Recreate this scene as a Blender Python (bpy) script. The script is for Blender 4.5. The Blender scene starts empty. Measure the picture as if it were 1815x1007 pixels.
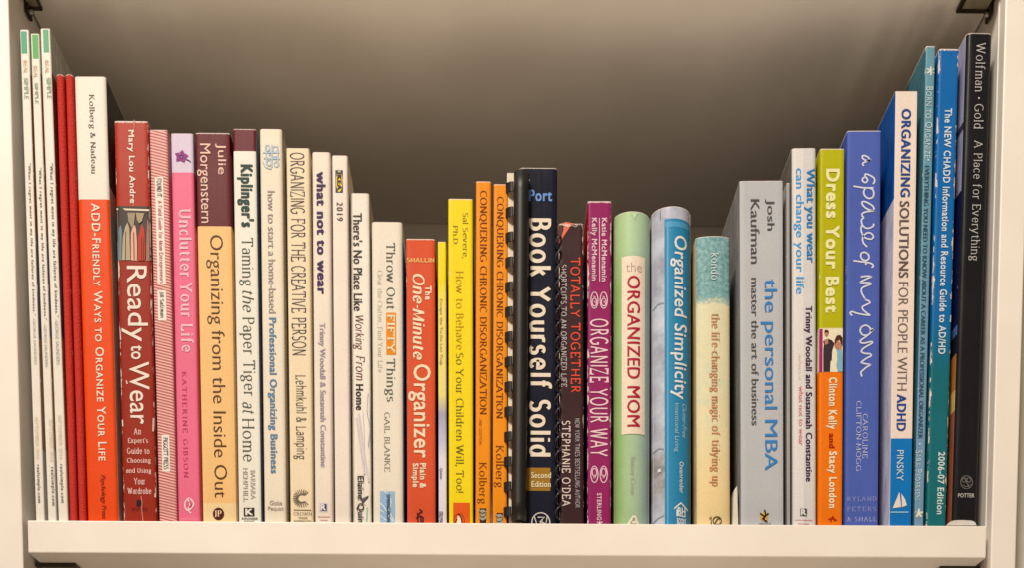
import bpy, bmesh, math, random
import numpy as np
from mathutils import Vector, Matrix
random.seed(7)
C = bpy.context.scene.collection

# ------------------------------------------------------------------ camera
scene = bpy.context.scene
PW, PH = 1815.0, 1007.0
CX, CZ, CD = -0.01355, -0.2662, 0.84534
FPX, PITCH, YAW, ROLL, PPY = 2357.386, -0.07489, -0.01752, -0.00029, 1869.39
H_UP, T_SH, W_IN, W_SH, D_IN = 0.32358, 0.01959, 0.30, 0.297, 0.28
ROT = Matrix.Rotation(YAW, 3, 'Z') @ Matrix.Rotation(PITCH, 3, 'X') @ Matrix.Rotation(ROLL, 3, 'Y')
CAMLOC = Vector((CX, -CD, CZ))
cam = bpy.data.cameras.new('camera')
cam.sensor_fit = 'HORIZONTAL'; cam.sensor_width = 36.0
cam.lens = 36.0 * FPX / PW
cam.shift_y = (PPY - PH / 2) / PW
cam.clip_start = 0.05; cam.clip_end = 50
camo = bpy.data.objects.new('camera', cam)
camo.matrix_world = Matrix.Translation(CAMLOC) @ (ROT @ Matrix.Rotation(math.radians(90), 3, 'X')).to_4x4()
C.objects.link(camo); scene.camera = camo

# ------------------------------------------------------------------ light: a warm room in front of the bookcase
world = bpy.data.worlds.new('World'); scene.world = world; world.use_nodes = True
bg = world.node_tree.nodes['Background']
bg.inputs['Color'].default_value = (1.0, 0.69, 0.43, 1)
bg.inputs['Strength'].default_value = 0.2
def area(name, loc, target, size, energy, col):
    l = bpy.data.lights.new(name, 'AREA'); l.shape = 'DISK'; l.size = size; l.energy = energy; l.color = col
    o = bpy.data.objects.new(name, l); o.location = loc
    o.rotation_euler = (Vector(target) - Vector(loc)).to_track_quat('-Z', 'Y').to_euler()
    C.objects.link(o); return o
area('ceiling_lamp', (-0.75, -1.9, 2.15), (0, 0, 0.12), 0.7, 109, (1.0, 0.885, 0.745))
low = area('low_bounce_fill', (0.04, -0.30, -0.60), (0.03, 0.03, 0.38), 0.62, 0.42, (1.0, 0.82, 0.62))   # added fill for the upper shelf's underside, standing in for room bounce
low.data.spread = math.radians(48)
scene.view_settings.view_transform = 'Standard'; scene.view_settings.look = 'None'
scene.view_settings.exposure = 0.13; scene.view_settings.gamma = 1.0

# ------------------------------------------------------------------ measuring: a point of the photograph on a plane of the place
def ray(px, py):
    return ROT @ Vector(((px - PW / 2) / FPX, 1.0, (PPY - py) / FPX))
def at(px, py, y):
    d = ray(px, py); t = (y - CAMLOC.y) / d.y
    return CAMLOC + d * t
def at_z(px, py, z):
    d = ray(px, py); t = (z - CAMLOC.z) / d.z
    return CAMLOC + d * t

def lin(c):
    c /= 255.0
    return c / 12.92 if c <= 0.04045 else ((c + 0.055) / 1.055) ** 2.4
def P(r, g, b):                                   # printed colour, white-balanced for the warm room light
    k = .007 + .007 * min(1.0, max(0.0, (max(r, g, b) - min(r, g, b)) / 120.0))
    v = (lin(r) * 0.84 - .006, lin(g) * 0.94 - k, lin(b) * 1.10 - k)
    return tuple(min(0.80, max(0.004, x * 0.95)) for x in v) + (1.0,)

# ------------------------------------------------------------------ objects
def link(name, me, mat=None, parent=None):
    o = bpy.data.objects.new(name, me); C.objects.link(o)
    if mat is not None: me.materials.append(mat)
    if parent is not None: o.parent = parent
    return o
def thing(name, label, cat, loc=(0, 0, 0), group=None, ry=0):
    o = bpy.data.objects.new(name, None); o.empty_display_size = 0.02; C.objects.link(o)
    o.location = loc; o.rotation_euler = (0, ry, 0); o['label'] = label; o['category'] = cat
    if group: o['group'] = group
    return o
def mesh_from(verts, faces):
    me = bpy.data.meshes.new('m'); me.from_pydata([tuple(v) for v in verts], [], faces); me.update(); return me
def box_mesh(x0, x1, y0, y1, z0, z1, bevel=0.0, seg=2):
    bm = bmesh.new()
    bmesh.ops.create_cube(bm, size=1)
    for v in bm.verts:
        v.co = Vector(((x0 + x1) / 2 + v.co.x * (x1 - x0), (y0 + y1) / 2 + v.co.y * (y1 - y0), (z0 + z1) / 2 + v.co.z * (z1 - z0)))
    if bevel: bmesh.ops.bevel(bm, geom=list(bm.edges), offset=bevel, segments=seg, affect='EDGES', profile=0.5)
    me = bpy.data.meshes.new('m'); bm.to_mesh(me); bm.free(); return me
def tube_mesh(pts, r, n=8, flat=1.0):
    verts, faces = [], []
    for i, p in enumerate(pts):
        a = pts[max(0, i - 1)]; b = pts[min(len(pts) - 1, i + 1)]
        t = (Vector(b) - Vector(a)).normalized(); u = t.cross(Vector((0.3, 1, 0.2))).normalized(); v = t.cross(u)
        for k in range(n):
            an = 2 * math.pi * k / n
            verts.append(Vector(p) + u * math.cos(an) * r + v * math.sin(an) * r * flat)
    for i in range(len(pts) - 1):
        for k in range(n):
            faces.append((i * n + k, i * n + (k + 1) % n, (i + 1) * n + (k + 1) % n, (i + 1) * n + k))
    faces.append(tuple(range(n))[::-1]); faces.append(tuple((len(pts) - 1) * n + k for k in range(n)))
    me = mesh_from(verts, faces)
    for p in me.polygons: p.use_smooth = True
    return me

# ------------------------------------------------------------------ materials
def new_mat(name):
    m = bpy.data.materials.new(name); m.use_nodes = True
    return m, m.node_tree, m.node_tree.nodes['Principled BSDF']
def node(nt, typ, **kw):
    n = nt.nodes.new(typ)
    for k, v in kw.items():
        if k.startswith('i_'): n.inputs[k[2:].replace('_', ' ')].default_value = v
        else: setattr(n, k, v)
    return n
def math_n(nt, op, a, b=None, clamp=False):
    n = nt.nodes.new('ShaderNodeMath'); n.operation = op; n.use_clamp = clamp
    for i, v in enumerate((a, b)):
        if v is None: continue
        if isinstance(v, (int, float)): n.inputs[i].default_value = v
        else: nt.links.new(v, n.inputs[i])
    return n.outputs[0]
def mixc(nt, f, a, b, mode='MIX'):
    n = nt.nodes.new('ShaderNodeMix'); n.data_type = 'RGBA'; n.blend_type = mode
    for s, v in ((n.inputs[0], f), (n.inputs[6], a), (n.inputs[7], b)):
        if isinstance(v, (int, float, tuple)): s.default_value = v
        else: nt.links.new(v, s)
    return n.outputs[2]
def noise(nt, vec, scale, detail=3, rough=0.55):
    n = nt.nodes.new('ShaderNodeTexNoise'); n.inputs['Scale'].default_value = scale
    n.inputs['Detail'].default_value = detail; n.inputs['Roughness'].default_value = rough
    nt.links.new(vec, n.inputs['Vector']); return n.outputs['Fac']
def ramp(nt, fac, stops, interp='LINEAR'):
    n = nt.nodes.new('ShaderNodeValToRGB'); cr = n.color_ramp; cr.interpolation = interp
    stops = sorted(stops, key=lambda s: s[0])
    while len(cr.elements) < len(stops): cr.elements.new(0.5)
    for e, (p, c) in zip(cr.elements, stops): e.position = min(1, max(0, p)); e.color = c
    nt.links.new(fac, n.inputs[0]); return n.outputs['Color']
def maprange(nt, v, a, b, c=0.0, d=1.0):
    n = nt.nodes.new('ShaderNodeMapRange'); nt.links.new(v, n.inputs[0])
    for i, x in enumerate((a, b, c, d)): n.inputs[i + 1].default_value = x
    return n.outputs[0]
def bump(nt, bs, h, dist, strength=1.0):
    n = nt.nodes.new('ShaderNodeBump'); n.inputs['Distance'].default_value = dist; n.inputs['Strength'].default_value = strength
    nt.links.new(h, n.inputs['Height']); nt.links.new(n.outputs[0], bs.inputs['Normal'])

INK = {}
def ink(c, rough=0.45):
    k = (tuple(round(x, 3) for x in c), rough)
    if k not in INK:
        m, nt, bs = new_mat('printing_ink'); bs.inputs['Roughness'].default_value = rough; bs.inputs['Specular IOR Level'].default_value = 0.16
        tc = node(nt, 'ShaderNodeTexCoord')
        f = noise(nt, tc.outputs['Object'], 900, 2)
        nt.links.new(mixc(nt, 1.0, c, ramp(nt, f, [(0.25, (.86, .86, .86, 1)), (0.75, (1, 1, 1, 1))]), 'MULTIPLY'), bs.inputs['Base Color'])
        INK[k] = m
    return INK[k]

def white_foil():
    m, nt, bs = new_mat('white_foil_board'); bs.inputs['Roughness'].default_value = 0.42
    tc = node(nt, 'ShaderNodeTexCoord')
    n1 = noise(nt, tc.outputs['Object'], 14, 4); n2 = noise(nt, tc.outputs['Object'], 1400, 2)
    col = ramp(nt, n1, [(0.3, (0.74, 0.70, 0.66, 1)), (0.7, (0.79, 0.755, 0.715, 1))])
    mp = node(nt, 'ShaderNodeMapping'); mp.inputs['Scale'].default_value = (60, 60, 420); nt.links.new(tc.outputs['Object'], mp.inputs['Vector'])
    sc = noise(nt, mp.outputs[0], 1, 5, 0.75)
    col = mixc(nt, maprange(nt, sc, 0.68, 0.78, 0, 0.35), col, (0.5, 0.46, 0.40, 1))
    nt.links.new(col, bs.inputs['Base Color'])
    nt.links.new(maprange(nt, n1, 0.3, 0.7, 0.36, 0.5), bs.inputs['Roughness'])
    bump(nt, bs, n2, 0.00006, 0.5); return m
FOIL = white_foil()
def plain(name, c, rough=0.5, metal=0.0, mottling=0.12, scale=200, bumpd=0.00003):
    m, nt, bs = new_mat(name); bs.inputs['Roughness'].default_value = rough; bs.inputs['Metallic'].default_value = metal
    tc = node(nt, 'ShaderNodeTexCoord'); f = noise(nt, tc.outputs['Object'], scale, 4)
    k = 1 - mottling
    nt.links.new(mixc(nt, 1.0, c, ramp(nt, f, [(0.3, (k, k, k, 1)), (0.7, (1, 1, 1, 1))]), 'MULTIPLY'), bs.inputs['Base Color'])
    bump(nt, bs, f, bumpd, 0.6); return m

def pages_mat():
    m, nt, bs = new_mat('page_edges'); bs.inputs['Roughness'].default_value = 0.8
    tc = node(nt, 'ShaderNodeTexCoord'); mp = node(nt, 'ShaderNodeMapping'); mp.inputs['Scale'].default_value = (3800, 3, 3)
    nt.links.new(tc.outputs['Object'], mp.inputs['Vector'])
    f = noise(nt, mp.outputs[0], 1, 2)
    nt.links.new(ramp(nt, f, [(0.35, (.42, .38, .31, 1)), (0.65, (.68, .64, .56, 1))]), bs.inputs['Base Color'])
    bump(nt, bs, f, 0.0001, 0.8); return m
PAGES = pages_mat()

def cover_mat(w, h, bands, left, right, rough, wear, pattern, interp, weave):
    """one printed sheet wrapped round the book: uv.x runs across the spine in metres from its middle, uv.y is height"""
    m, nt, bs = new_mat('printed_cover'); bs.inputs['Roughness'].default_value = rough; bs.inputs['Specular IOR Level'].default_value = 0.16
    uv = node(nt, 'ShaderNodeUVMap'); sp = node(nt, 'ShaderNodeSeparateXYZ'); nt.links.new(uv.outputs[0], sp.inputs[0])
    u, v = sp.outputs[0], sp.outputs[1]
    vn = math_n(nt, 'DIVIDE', v, h)
    def rampz(st, ip=interp):
        st = sorted(st, key=lambda s: s[0])
        if ip == 'CONSTANT':     # stops given as (upper limit of the band, colour): shift to lower limits
            out = []; lo = 0.0
            for top, c in st: out.append((lo, c)); lo = top
            st = out
        return ramp(nt, vn, st, ip)
    col = rampz(bands)
    vec = uv.outputs[0]
    if pattern == 'stripes':
        t = math_n(nt, 'ADD', math_n(nt, 'MULTIPLY', v, 3600.0), math_n(nt, 'MULTIPLY', u, 900.0))
        s = math_n(nt, 'SINE', t)
        f = maprange(nt, s, -0.2, 0.5)
        col = mixc(nt, f, P(196, 108, 104), P(248, 192, 172))
    if pattern == 'watercolour':
        n1 = noise(nt, vec, 420, 6, 0.7); n2 = noise(nt, vec, 90, 4)
        teal = ramp(nt, n1, [(0.3, P(88, 138, 138)), (0.5, P(128, 172, 168)), (0.72, P(188, 206, 194))])
        cream = ramp(nt, n2, [(0.3, P(226, 222, 182)), (0.55, P(240, 224, 176)), (0.75, P(212, 220, 186))])
        cream = mixc(nt, maprange(nt, vn, 0.45, 0.12), cream, P(250, 218, 156))
        wob = math_n(nt, 'ADD', vn, math_n(nt, 'MULTIPLY', n1, 0.13))
        col = mixc(nt, maprange(nt, wob, 0.83, 0.855), cream, teal)
    if pattern == 'green':
        un = math_n(nt, 'ADD', math_n(nt, 'DIVIDE', u, w), 0.5)
        n2 = noise(nt, vec, 60, 3)
        un = math_n(nt, 'ADD', un, math_n(nt, 'MULTIPLY', math_n(nt, 'SUBTRACT', n2, 0.5), 0.3))
        a = ramp(nt, un, [(0.0, P(150, 184, 96)), (0.28, P(172, 200, 142)), (0.6, P(178, 200, 162)), (1.0, P(156, 180, 176))])
        b = ramp(nt, un, [(0.0, P(184, 206, 142)), (0.5, P(188, 214, 164)), (1.0, P(182, 206, 172))])
        col = mixc(nt, maprange(nt, vn, 0.75, 0.95), a, b)
    if pattern == 'street':
        n1 = noise(nt, vec, 55, 5, 0.65); n2 = noise(nt, vec, 130, 3)
        g = ramp(nt, n1, [(0.3, P(168, 164, 172)), (0.55, P(205, 203, 210)), (0.75, P(226, 222, 224))])
        d = ramp(nt, n2, [(0.35, P(150, 146, 150)), (0.5, P(178, 168, 160)), (0.7, P(200, 200, 208))])
        low = math_n(nt, 'MULTIPLY', maprange(nt, vn, 0.24, 0.22), maprange(nt, vn, 0.08, 0.1))
        col = mixc(nt, low, g, d)
    if pattern == 'photo':
        n2 = noise(nt, vec, 160, 4)
        col = mixc(nt, maprange(nt, n2, 0.45, 0.75, 0, 0.5), col, P(210, 205, 215))
    hw = w / 2
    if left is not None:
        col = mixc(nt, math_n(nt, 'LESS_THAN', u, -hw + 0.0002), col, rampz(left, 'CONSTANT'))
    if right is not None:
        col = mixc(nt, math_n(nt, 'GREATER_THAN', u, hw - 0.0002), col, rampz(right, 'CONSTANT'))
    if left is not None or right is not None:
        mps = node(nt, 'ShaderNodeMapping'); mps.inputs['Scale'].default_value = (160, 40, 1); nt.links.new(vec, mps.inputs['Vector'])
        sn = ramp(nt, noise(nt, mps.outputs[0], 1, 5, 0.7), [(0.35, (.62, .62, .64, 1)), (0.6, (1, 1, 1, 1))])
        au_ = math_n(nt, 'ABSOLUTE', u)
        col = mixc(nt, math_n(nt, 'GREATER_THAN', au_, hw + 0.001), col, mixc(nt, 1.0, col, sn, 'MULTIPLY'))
    # uneven ink and handling
    g1 = noise(nt, vec, 700, 3); g2 = noise(nt, vec, 28, 3)
    col = mixc(nt, 1.0, col, ramp(nt, g1, [(0.3, (.93, .93, .93, 1)), (0.7, (1, 1, 1, 1))]), 'MULTIPLY')
    col = mixc(nt, 1.0, col, ramp(nt, g2, [(0.3, (.94, .935, .925, 1)), (0.7, (1, 1, 1, 1))]), 'MULTIPLY')
    if wear > 0:
        au = math_n(nt, 'ABSOLUTE', u)
        de = math_n(nt, 'ABSOLUTE', math_n(nt, 'SUBTRACT', au, hw))            # distance to the spine's long edges
        dt = math_n(nt, 'MINIMUM', math_n(nt, 'SUBTRACT', h, v), v)            # distance to head and foot
        d = math_n(nt, 'MINIMUM', de, dt)
        mp = node(nt, 'ShaderNodeMapping'); mp.inputs['Scale'].default_value = (900, 190, 1)
        nt.links.new(vec, mp.inputs['Vector'])
        n3 = noise(nt, mp.outputs[0], 1, 4, 0.65)
        n4 = noise(nt, vec, 45, 2)
        thr = math_n(nt, 'MULTIPLY', math_n(nt, 'MAXIMUM', math_n(nt, 'SUBTRACT', math_n(nt, 'ADD', n3, n4), 1.28 - 0.3 * wear), 0.0), 0.0035 * wear + 0.001)
        worn = math_n(nt, 'LESS_THAN', d, thr)
        head = math_n(nt, 'LESS_THAN', dt, math_n(nt, 'MULTIPLY', n3, 0.0006 + 0.0012 * wear))
        worn = math_n(nt, 'MAXIMUM', worn, math_n(nt, 'MULTIPLY', head, 0.75), True)
        col = mixc(nt, worn, col, P(236, 214, 196))
    nt.links.new(col, bs.inputs['Base Color'])
    nt.links.new(maprange(nt, g2, 0.3, 0.7, rough - 0.06, rough + 0.08), bs.inputs['Roughness'])
    if weave:
        w1 = node(nt, 'ShaderNodeTexVoronoi'); w1.inputs['Scale'].default_value = 1500; nt.links.new(vec, w1.inputs['Vector'])
        bump(nt, bs, w1.outputs['Distance'], 0.00035, 0.9)
    else:
        mp = node(nt, 'ShaderNodeMapping'); mp.inputs['Scale'].default_value = (260, 14, 1); nt.links.new(vec, mp.inputs['Vector'])
        n5 = noise(nt, mp.outputs[0], 1, 4)
        bump(nt, bs, math_n(nt, 'ADD', n5, math_n(nt, 'MULTIPLY', g1, 0.25)), 0.00022, 0.55)
    return m

# ------------------------------------------------------------------ lettering drawn with pen strokes (a roman skeleton alphabet)
# tokens: x,y points; aCX,CY,RX,RY,A0,A1 arcs (degrees); | ends a stroke; a leading ~ leaves off the serifs
G = {
'A': '0,0 3,7!|3,7! 6,0|1.1,2.3 4.9,2.3', 'B': '1,0! 1,7!|.3,7 2.5,7 a2.5,5.35,1.9,1.65,90,-90 1,3.7|1,3.7 2.7,3.7 a2.7,1.85,2.2,1.85,90,-90 .3,0',
'C': 'a3.5,3.5,3.1,3.5,48,312', 'D': '1,0! 1,7!|.3,7 2.6,7 a2.6,3.5,3.3,3.5,90,-90 .3,0', 'E': '1,0! 1,7!|.3,7 4.9,7 4.9,5.8!|1,3.6 4,3.6|.3,0 5.1,0 5.1,1.3!',
'F': '1,0 1,7!|.3,7 4.8,7 4.8,5.7!|1,3.6 3.9,3.6', 'G': 'a3.6,3.5,3.2,3.5,50,335|6.2,.6! 6.2,3|4.4,3 6.8,3', 'H': '1,0 1,7|6,0 6,7|1,3.6 6,3.6',
'I': '1.1,0 1.1,7', 'J': '2.2,7 2.2,.6! a.9,.6,1.3,1.6,0,-90', 'K': '1,0 1,7|1,3! 5.3,7|2.3,4.2! 5.8,0', 'L': '1,0! 1,7|.3,0 4.9,0 4.9,1.5!',
'M': '.6,0 1.1,7!|1.1,7! 3.8,.2! 6.5,7!|6.5,7! 7,0', 'N': '1,0 1,7!|1,7! 6,0!|6,0! 6,7', 'O': 'a3.6,3.5,3.2,3.5,0,360', 'P': '1,0 1,7!|.3,7 2.7,7 a2.7,5.2,2,1.8,90,-90 1,3.4',
'Q': 'a3.6,3.5,3.2,3.5,0,360|~3.8,.6 6.8,-1.3', 'R': '1,0 1,7!|.3,7 2.7,7 a2.7,5.3,1.9,1.7,90,-90 1,3.6|2.6,3.6! 5.6,0', 'S': 'a2.5,5.3,1.8,1.7,35,270 a2.5,1.8,2,1.8,90,-145',
'T': '2.9,0 2.9,7!|.1,5.8! .1,7 5.7,7 5.7,5.8!', 'U': '1,7 1,2.4! a3.4,2.4,2.4,2.4,180,360 5.8,7', 'V': '.1,7 3,0!|3,0! 5.9,7', 'W': '.1,7 2.4,0!|2.4,0! 4.4,7!|4.4,7! 6.5,0!|6.5,0! 8.7,7',
'X': '.3,7 5.6,0|5.4,7 .2,0', 'Y': '.1,7 2.9,3.4!|5.7,7 2.9,3.4!|2.9,3.4! 2.9,0', 'Z': '.6,5.9! .6,7 5.2,7 .4,0 5.4,0 5.4,1.2!',
'a': '4,0! 4,3.3 a2.4,3.3,1.6,1.6,0,155|a2.3,1.5,1.7,1.5,0,360', 'b': '1,0! 1,7.4|a2.8,2.5,1.9,2.5,0,360', 'c': 'a2.8,2.5,2.1,2.5,48,315', 'd': '4.7,7.4 4.7,0|a2.8,2.5,1.9,2.5,0,360',
'e': '.9,2.7 4.7,2.7 a2.8,2.7,1.9,2.3,0,180 a2.9,2.5,2,2.5,180,318', 'f': '1.7,0 1.7,5.8 a3.1,5.8,1.4,1.6,180,55|.4,4.9 3.2,4.9',
'g': 'a2.6,3.3,1.7,1.7,0,360|~1.6,1.9 1.3,.9 3.4,.4 4.5,-.5 4.2,-1.7 2.6,-2.2 1,-1.7 .8,-.7 1.9,.3|~3.9,4.6 5.1,4.9', 'h': '1,0 1,7.4|1,3! a2.75,3.1,1.75,1.9,180,0 4.5,0',
'i': '1.1,0 1.1,5|~1.1,6.5 1.1,7.2', 'j': '1.6,5 1.6,-1! a.5,-1,1.1,1.2,0,-90|~1.6,6.5 1.6,7.2', 'k': '1,0 1,7.4|1,2.2! 3.9,5|2.1,3.2! 4.4,0', 'l': '1.1,0 1.1,7.4',
'm': '1,0 1,5|1,3! a2.5,3.3,1.5,1.7,180,0 4,0|4,3! a5.5,3.3,1.5,1.7,180,0 7,0', 'n': '1,0 1,5|1,3! a2.75,3.1,1.75,1.9,180,0 4.5,0', 'o': 'a2.9,2.5,2.2,2.5,0,360',
'p': '1,-2.2 1,5!|a2.8,2.5,1.9,2.5,0,360', 'q': '4.7,-2.2 4.7,5!|a2.8,2.5,1.9,2.5,0,360', 'r': '1,0 1,5|1,3! a2.6,3.2,1.6,1.7,180,60', 's': 'a2,3.75,1.35,1.25,30,270 a2,1.25,1.5,1.25,90,-150',
't': '1.6,6.3! 1.6,1.2! a2.8,1.2,1.2,1.2,180,300|.4,4.9 3.2,4.9', 'u': '1,5 1,1.9! a2.7,1.9,1.7,1.9,180,360 4.4,5|4.4,3! 4.4,0', 'v': '.3,5 2.4,0!|2.4,0! 4.5,5',
'w': '.2,5 2,0!|2,0! 3.6,5!|3.6,5! 5.2,0!|5.2,0! 6.9,5', 'x': '.4,5 4.2,0|4.1,5 .3,0', 'y': '.3,5 2.5,0!|4.7,5 2.5,0! 1.7,-1.7! .5,-2.1!', 'z': '.6,5 3.9,5 .5,0 4.1,0',
'0': 'a2.5,3.5,2,3.5,0,360', '1': '~.8,6 2,7 2,0', '2': '~a2.3,5.2,1.8,1.8,160,-25 .4,0 4.4,0', '3': '~a2.1,5.4,1.6,1.6,150,-80 a2.1,1.9,1.9,1.9,80,-150', '4': '~3.4,0 3.4,7 .3,2.1 4.6,2.1',
'5': '~4,7 1,7 .8,4 a2.1,2.2,2,2.2,120,-140', '6': '~3.6,6.8 a3.4,2.4,2.9,4.6,100,180|a2.5,2.1,2,2.1,0,360', '7': '~.4,7 4.3,7 1.6,0', '8': '~a2.4,5.3,1.6,1.7,0,360|~a2.4,1.8,2,1.8,0,360',
'9': '~a2.3,4.9,1.9,2.1,0,360|~4.2,4.9 3.9,2 1.2,.1', '&': '~5.8,3.6 4.4,1 2.6,0 1,.6 .6,1.9 3.4,4.4 3.6,6 2.6,7 1.5,6.2 1.9,4.6 5.9,0', '.': '~.6,0 .6,.7', ',': '~.8,.6 .3,-1.2', "'": '~.6,5.6 .8,7.3',
'-': '.3,2.6 2.5,2.6', '!': '~.8,2 .8,7|~.8,0 .8,.7', ':': '~.7,0 .7,.7|~.7,4 .7,4.7', '/': '~0,-.6 2.6,7.4', '"': '~.4,5.6 .5,7.2|~1.6,5.6 1.7,7.2', '*': 'a1.2,3.2,.5,.5,0,360', 'i_': '1,0 1,5',
}
def parse(s):
    out = []
    for st in s.split('|'):
        ns = st.startswith('~'); st = st.lstrip('~'); pts = []; flags = []
        for tk in st.split():
            if tk[0] == 'a':
                cx, cy, rx, ry, a0, a1 = [float(q) for q in tk[1:].split(',')]
                n = max(3, int(abs(a1 - a0) / 18))
                for i in range(n + 1):
                    a = math.radians(a0 + (a1 - a0) * i / n); pts.append((cx + rx * math.cos(a), cy + ry * math.sin(a))); flags.append(True)
            else:
                f = tk.endswith('!'); x, y = tk.rstrip('!').split(','); pts.append((float(x), float(y))); flags.append(f)
        out.append((pts, ns or flags[0], ns or flags[-1]))
    return out
def ribbon(pts, wfun):
    """a pen stroke as a strip of quads in 2D"""
    q = [pts[0]]
    for p in pts[1:]:
        if math.hypot(p[0] - q[-1][0], p[1] - q[-1][1]) > 1e-6: q.append(p)
    if len(q) < 2: q.append((q[0][0] + 1e-4, q[0][1]))
    closed = math.hypot(q[0][0] - q[-1][0], q[0][1] - q[-1][1]) < 1e-4 and len(q) > 4
    if closed: q = q[:-1]
    n = len(q); V = []
    for i in range(n):
        a = q[(i - 1) % n] if (closed or i > 0) else q[i]; b = q[(i + 1) % n] if (closed or i < n - 1) else q[i]; c = q[i]
        d1 = (c[0] - a[0], c[1] - a[1]); d2 = (b[0] - c[0], b[1] - c[1])
        l1 = math.hypot(*d1) or 1; l2 = math.hypot(*d2) or 1
        if l1 == 1 and d1 == (0, 0): d1 = d2; l1 = l2
        if l2 == 1 and d2 == (0, 0): d2 = d1; l2 = l1
        n1 = (-d1[1] / l1, d1[0] / l1); n2 = (-d2[1] / l2, d2[0] / l2)
        mx, my = n1[0] + n2[0], n1[1] + n2[1]; ml = math.hypot(mx, my)
        if ml < 0.5: mx, my, k = n2[0], n2[1], 1.0
        else: mx /= ml; my /= ml; k = min(1.35, 1.0 / max(0.4, mx * n2[0] + my * n2[1]))
        hw = wfun(d1[0] / l1 + d2[0] / l2, d1[1] / l1 + d2[1] / l2) / 2 * k
        V.append((c[0] + mx * hw, c[1] + my * hw)); V.append((c[0] - mx * hw, c[1] - my * hw))
    F = [(2 * i, 2 * i + 1, 2 * i + 3, 2 * i + 2) for i in range(n - 1)]
    if closed: F.append((2 * n - 2, 2 * n - 1, 1, 0))
    return V, F
def pen_text(s, thick=1.0, thin=0.4, serif=1.0, slant=0.0, gap=1.0, small_caps=False):
    V, F, L = [], [], []; x = 0.0
    def wf(dx, dy):
        l = math.hypot(dx, dy) or 1; return thin + (thick - thin) * abs(dy / l) ** 1.3
    for ch in s:
        if ch == ' ': x += 2.6 + gap; continue
        sc = 1.0; g = ch
        if small_caps and ch.islower(): g = ch.upper(); sc = 0.76
        if g not in G: g = '-'
        wmax = 0
        for k, (pts, n0, n1) in enumerate(parse(G[g])):
            segs = [(pts, False)]
            if serif > 0:
                for (p, q, no) in ((pts[0], pts[1], n0), (pts[-1], pts[-2], n1)):
                    dx, dy = p[0] - q[0], p[1] - q[1]; l = math.hypot(dx, dy) or 1
                    if no or abs(dy / l) < 0.55: continue
                    e = serif * (0.55 + thick * 0.55)
                    if p[1] > 4 and g.islower() and abs(dx) < 0.01: sp = [(p[0] - e * 1.1, p[1] - .45), (p[0] + thick / 2, p[1])]
                    else: sp = [(p[0] - e, p[1]), (p[0] + e, p[1])]
                    segs.append((sp, True))
            for pp, issf in segs:
                v, f = ribbon(pp, wf if not issf else (lambda a, b: max(thin, 0.42)))
                b = len(V)
                for (vx, vy) in v:
                    vx *= sc; vy *= sc
                    wmax = max(wmax, vx)
                    V.append((x + vx + slant * vy, vy))
                    L.append((k * 2 + (1 if issf else 0)) % 7)
                F += [tuple(i + b for i in ff) for ff in f]
        x += wmax + gap * (0.75 if sc < 1 else 1)
    return V, F, L

FC = {}
def font_text(s, off=0.0, slant=0.0, spacing=1.0, small_caps=False):
    c = bpy.data.curves.new('lettering', 'FONT'); c.body = s; c.offset = min(off, 0.0); c.resolution_u = 3; c.shear = slant; c.space_character = spacing; c.fill_mode = 'FRONT' if False else c.fill_mode
    if small_caps:
        c.small_caps_scale = 0.78
        for f in c.body_format: f.use_small_caps = True
    o = bpy.data.objects.new('tmp', c); C.objects.link(o)
    bpy.context.view_layer.update()
    dg = bpy.context.evaluated_depsgraph_get(); e = o.evaluated_get(dg); me = e.to_mesh()
    V = [(v.co.x, v.co.y) for v in me.vertices]; F = [tuple(p.vertices) for p in me.polygons]
    e.to_mesh_clear(); bpy.data.objects.remove(o); bpy.data.curves.remove(c)
    if off <= 0: return V, F, [0] * len(V)
    VV, FF, LL = [], [], []                 # a bolder cut: the letter spread a little to every side
    d = off * 0.8
    for k, (dx, dy) in enumerate(((0, 0), (d, d), (-d, d), (d, -d), (-d, -d), (d * 1.2, 0), (-d * 1.2, 0))):
        b = len(VV); VV += [(x + dx, y + dy) for x, y in V]; FF += [tuple(i + b for i in f) for f in F]; LL += [k] * len(V)
    return VV, FF, LL

STY = {   # name: (kind, arguments)
 'sans': ('f', dict(off=.004)), 'light': ('f', dict(off=-0.008)), 'bold': ('f', dict(off=0.026, spacing=1.1)), 'xbold': ('f', dict(off=0.04, spacing=1.14)),
 'medium': ('f', dict(off=0.014, spacing=1.04)), 'ital': ('f', dict(slant=0.3)), 'caps': ('f', dict(off=0.014, small_caps=True, spacing=1.12)), 'wide': ('f', dict(off=0.004, spacing=1.25)),
 'capsl': ('f', dict(off=0.004, small_caps=True, spacing=1.05)),
 'serif': ('p', dict(thick=0.95, thin=0.42, serif=0.8)), 'seriflt': ('p', dict(thick=0.75, thin=0.36, serif=0.8)), 'serifit': ('p', dict(thick=0.8, thin=0.4, serif=0.35, slant=0.25)),
 'serifb': ('p', dict(thick=1.6, thin=0.75, serif=0.8, gap=1.1)), 'serifbi': ('p', dict(thick=1.7, thin=0.7, serif=0.6, slant=0.22, gap=0.9)),
 'serifw': ('p', dict(thick=0.85, thin=0.4, serif=0.8, gap=2.6)), 'slab': ('p', dict(thick=1.5, thin=1.2, serif=0.9, gap=0.8)),
 'cond': ('p', dict(thick=0.62, thin=0.62, serif=0, gap=1.3)), 'condb': ('p', dict(thick=1.35, thin=0.9, serif=0, gap=1.2)), 'condx': ('p', dict(thick=1.75, thin=1.0, serif=0, gap=1.3)), 'hand': ('p', dict(thick=0.7, thin=0.6, serif=0, slant=0.18, gap=0.7)),
 'condm': ('p', dict(thick=1.15, thin=0.8, serif=0, gap=1.5)),
}
def glyphs(s, sty):
    k = (s, sty)
    if k not in FC:
        kind, a = STY[sty]
        FC[k] = font_text(s, **a) if kind == 'f' else pen_text(s, **a)
    return FC[k]

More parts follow.
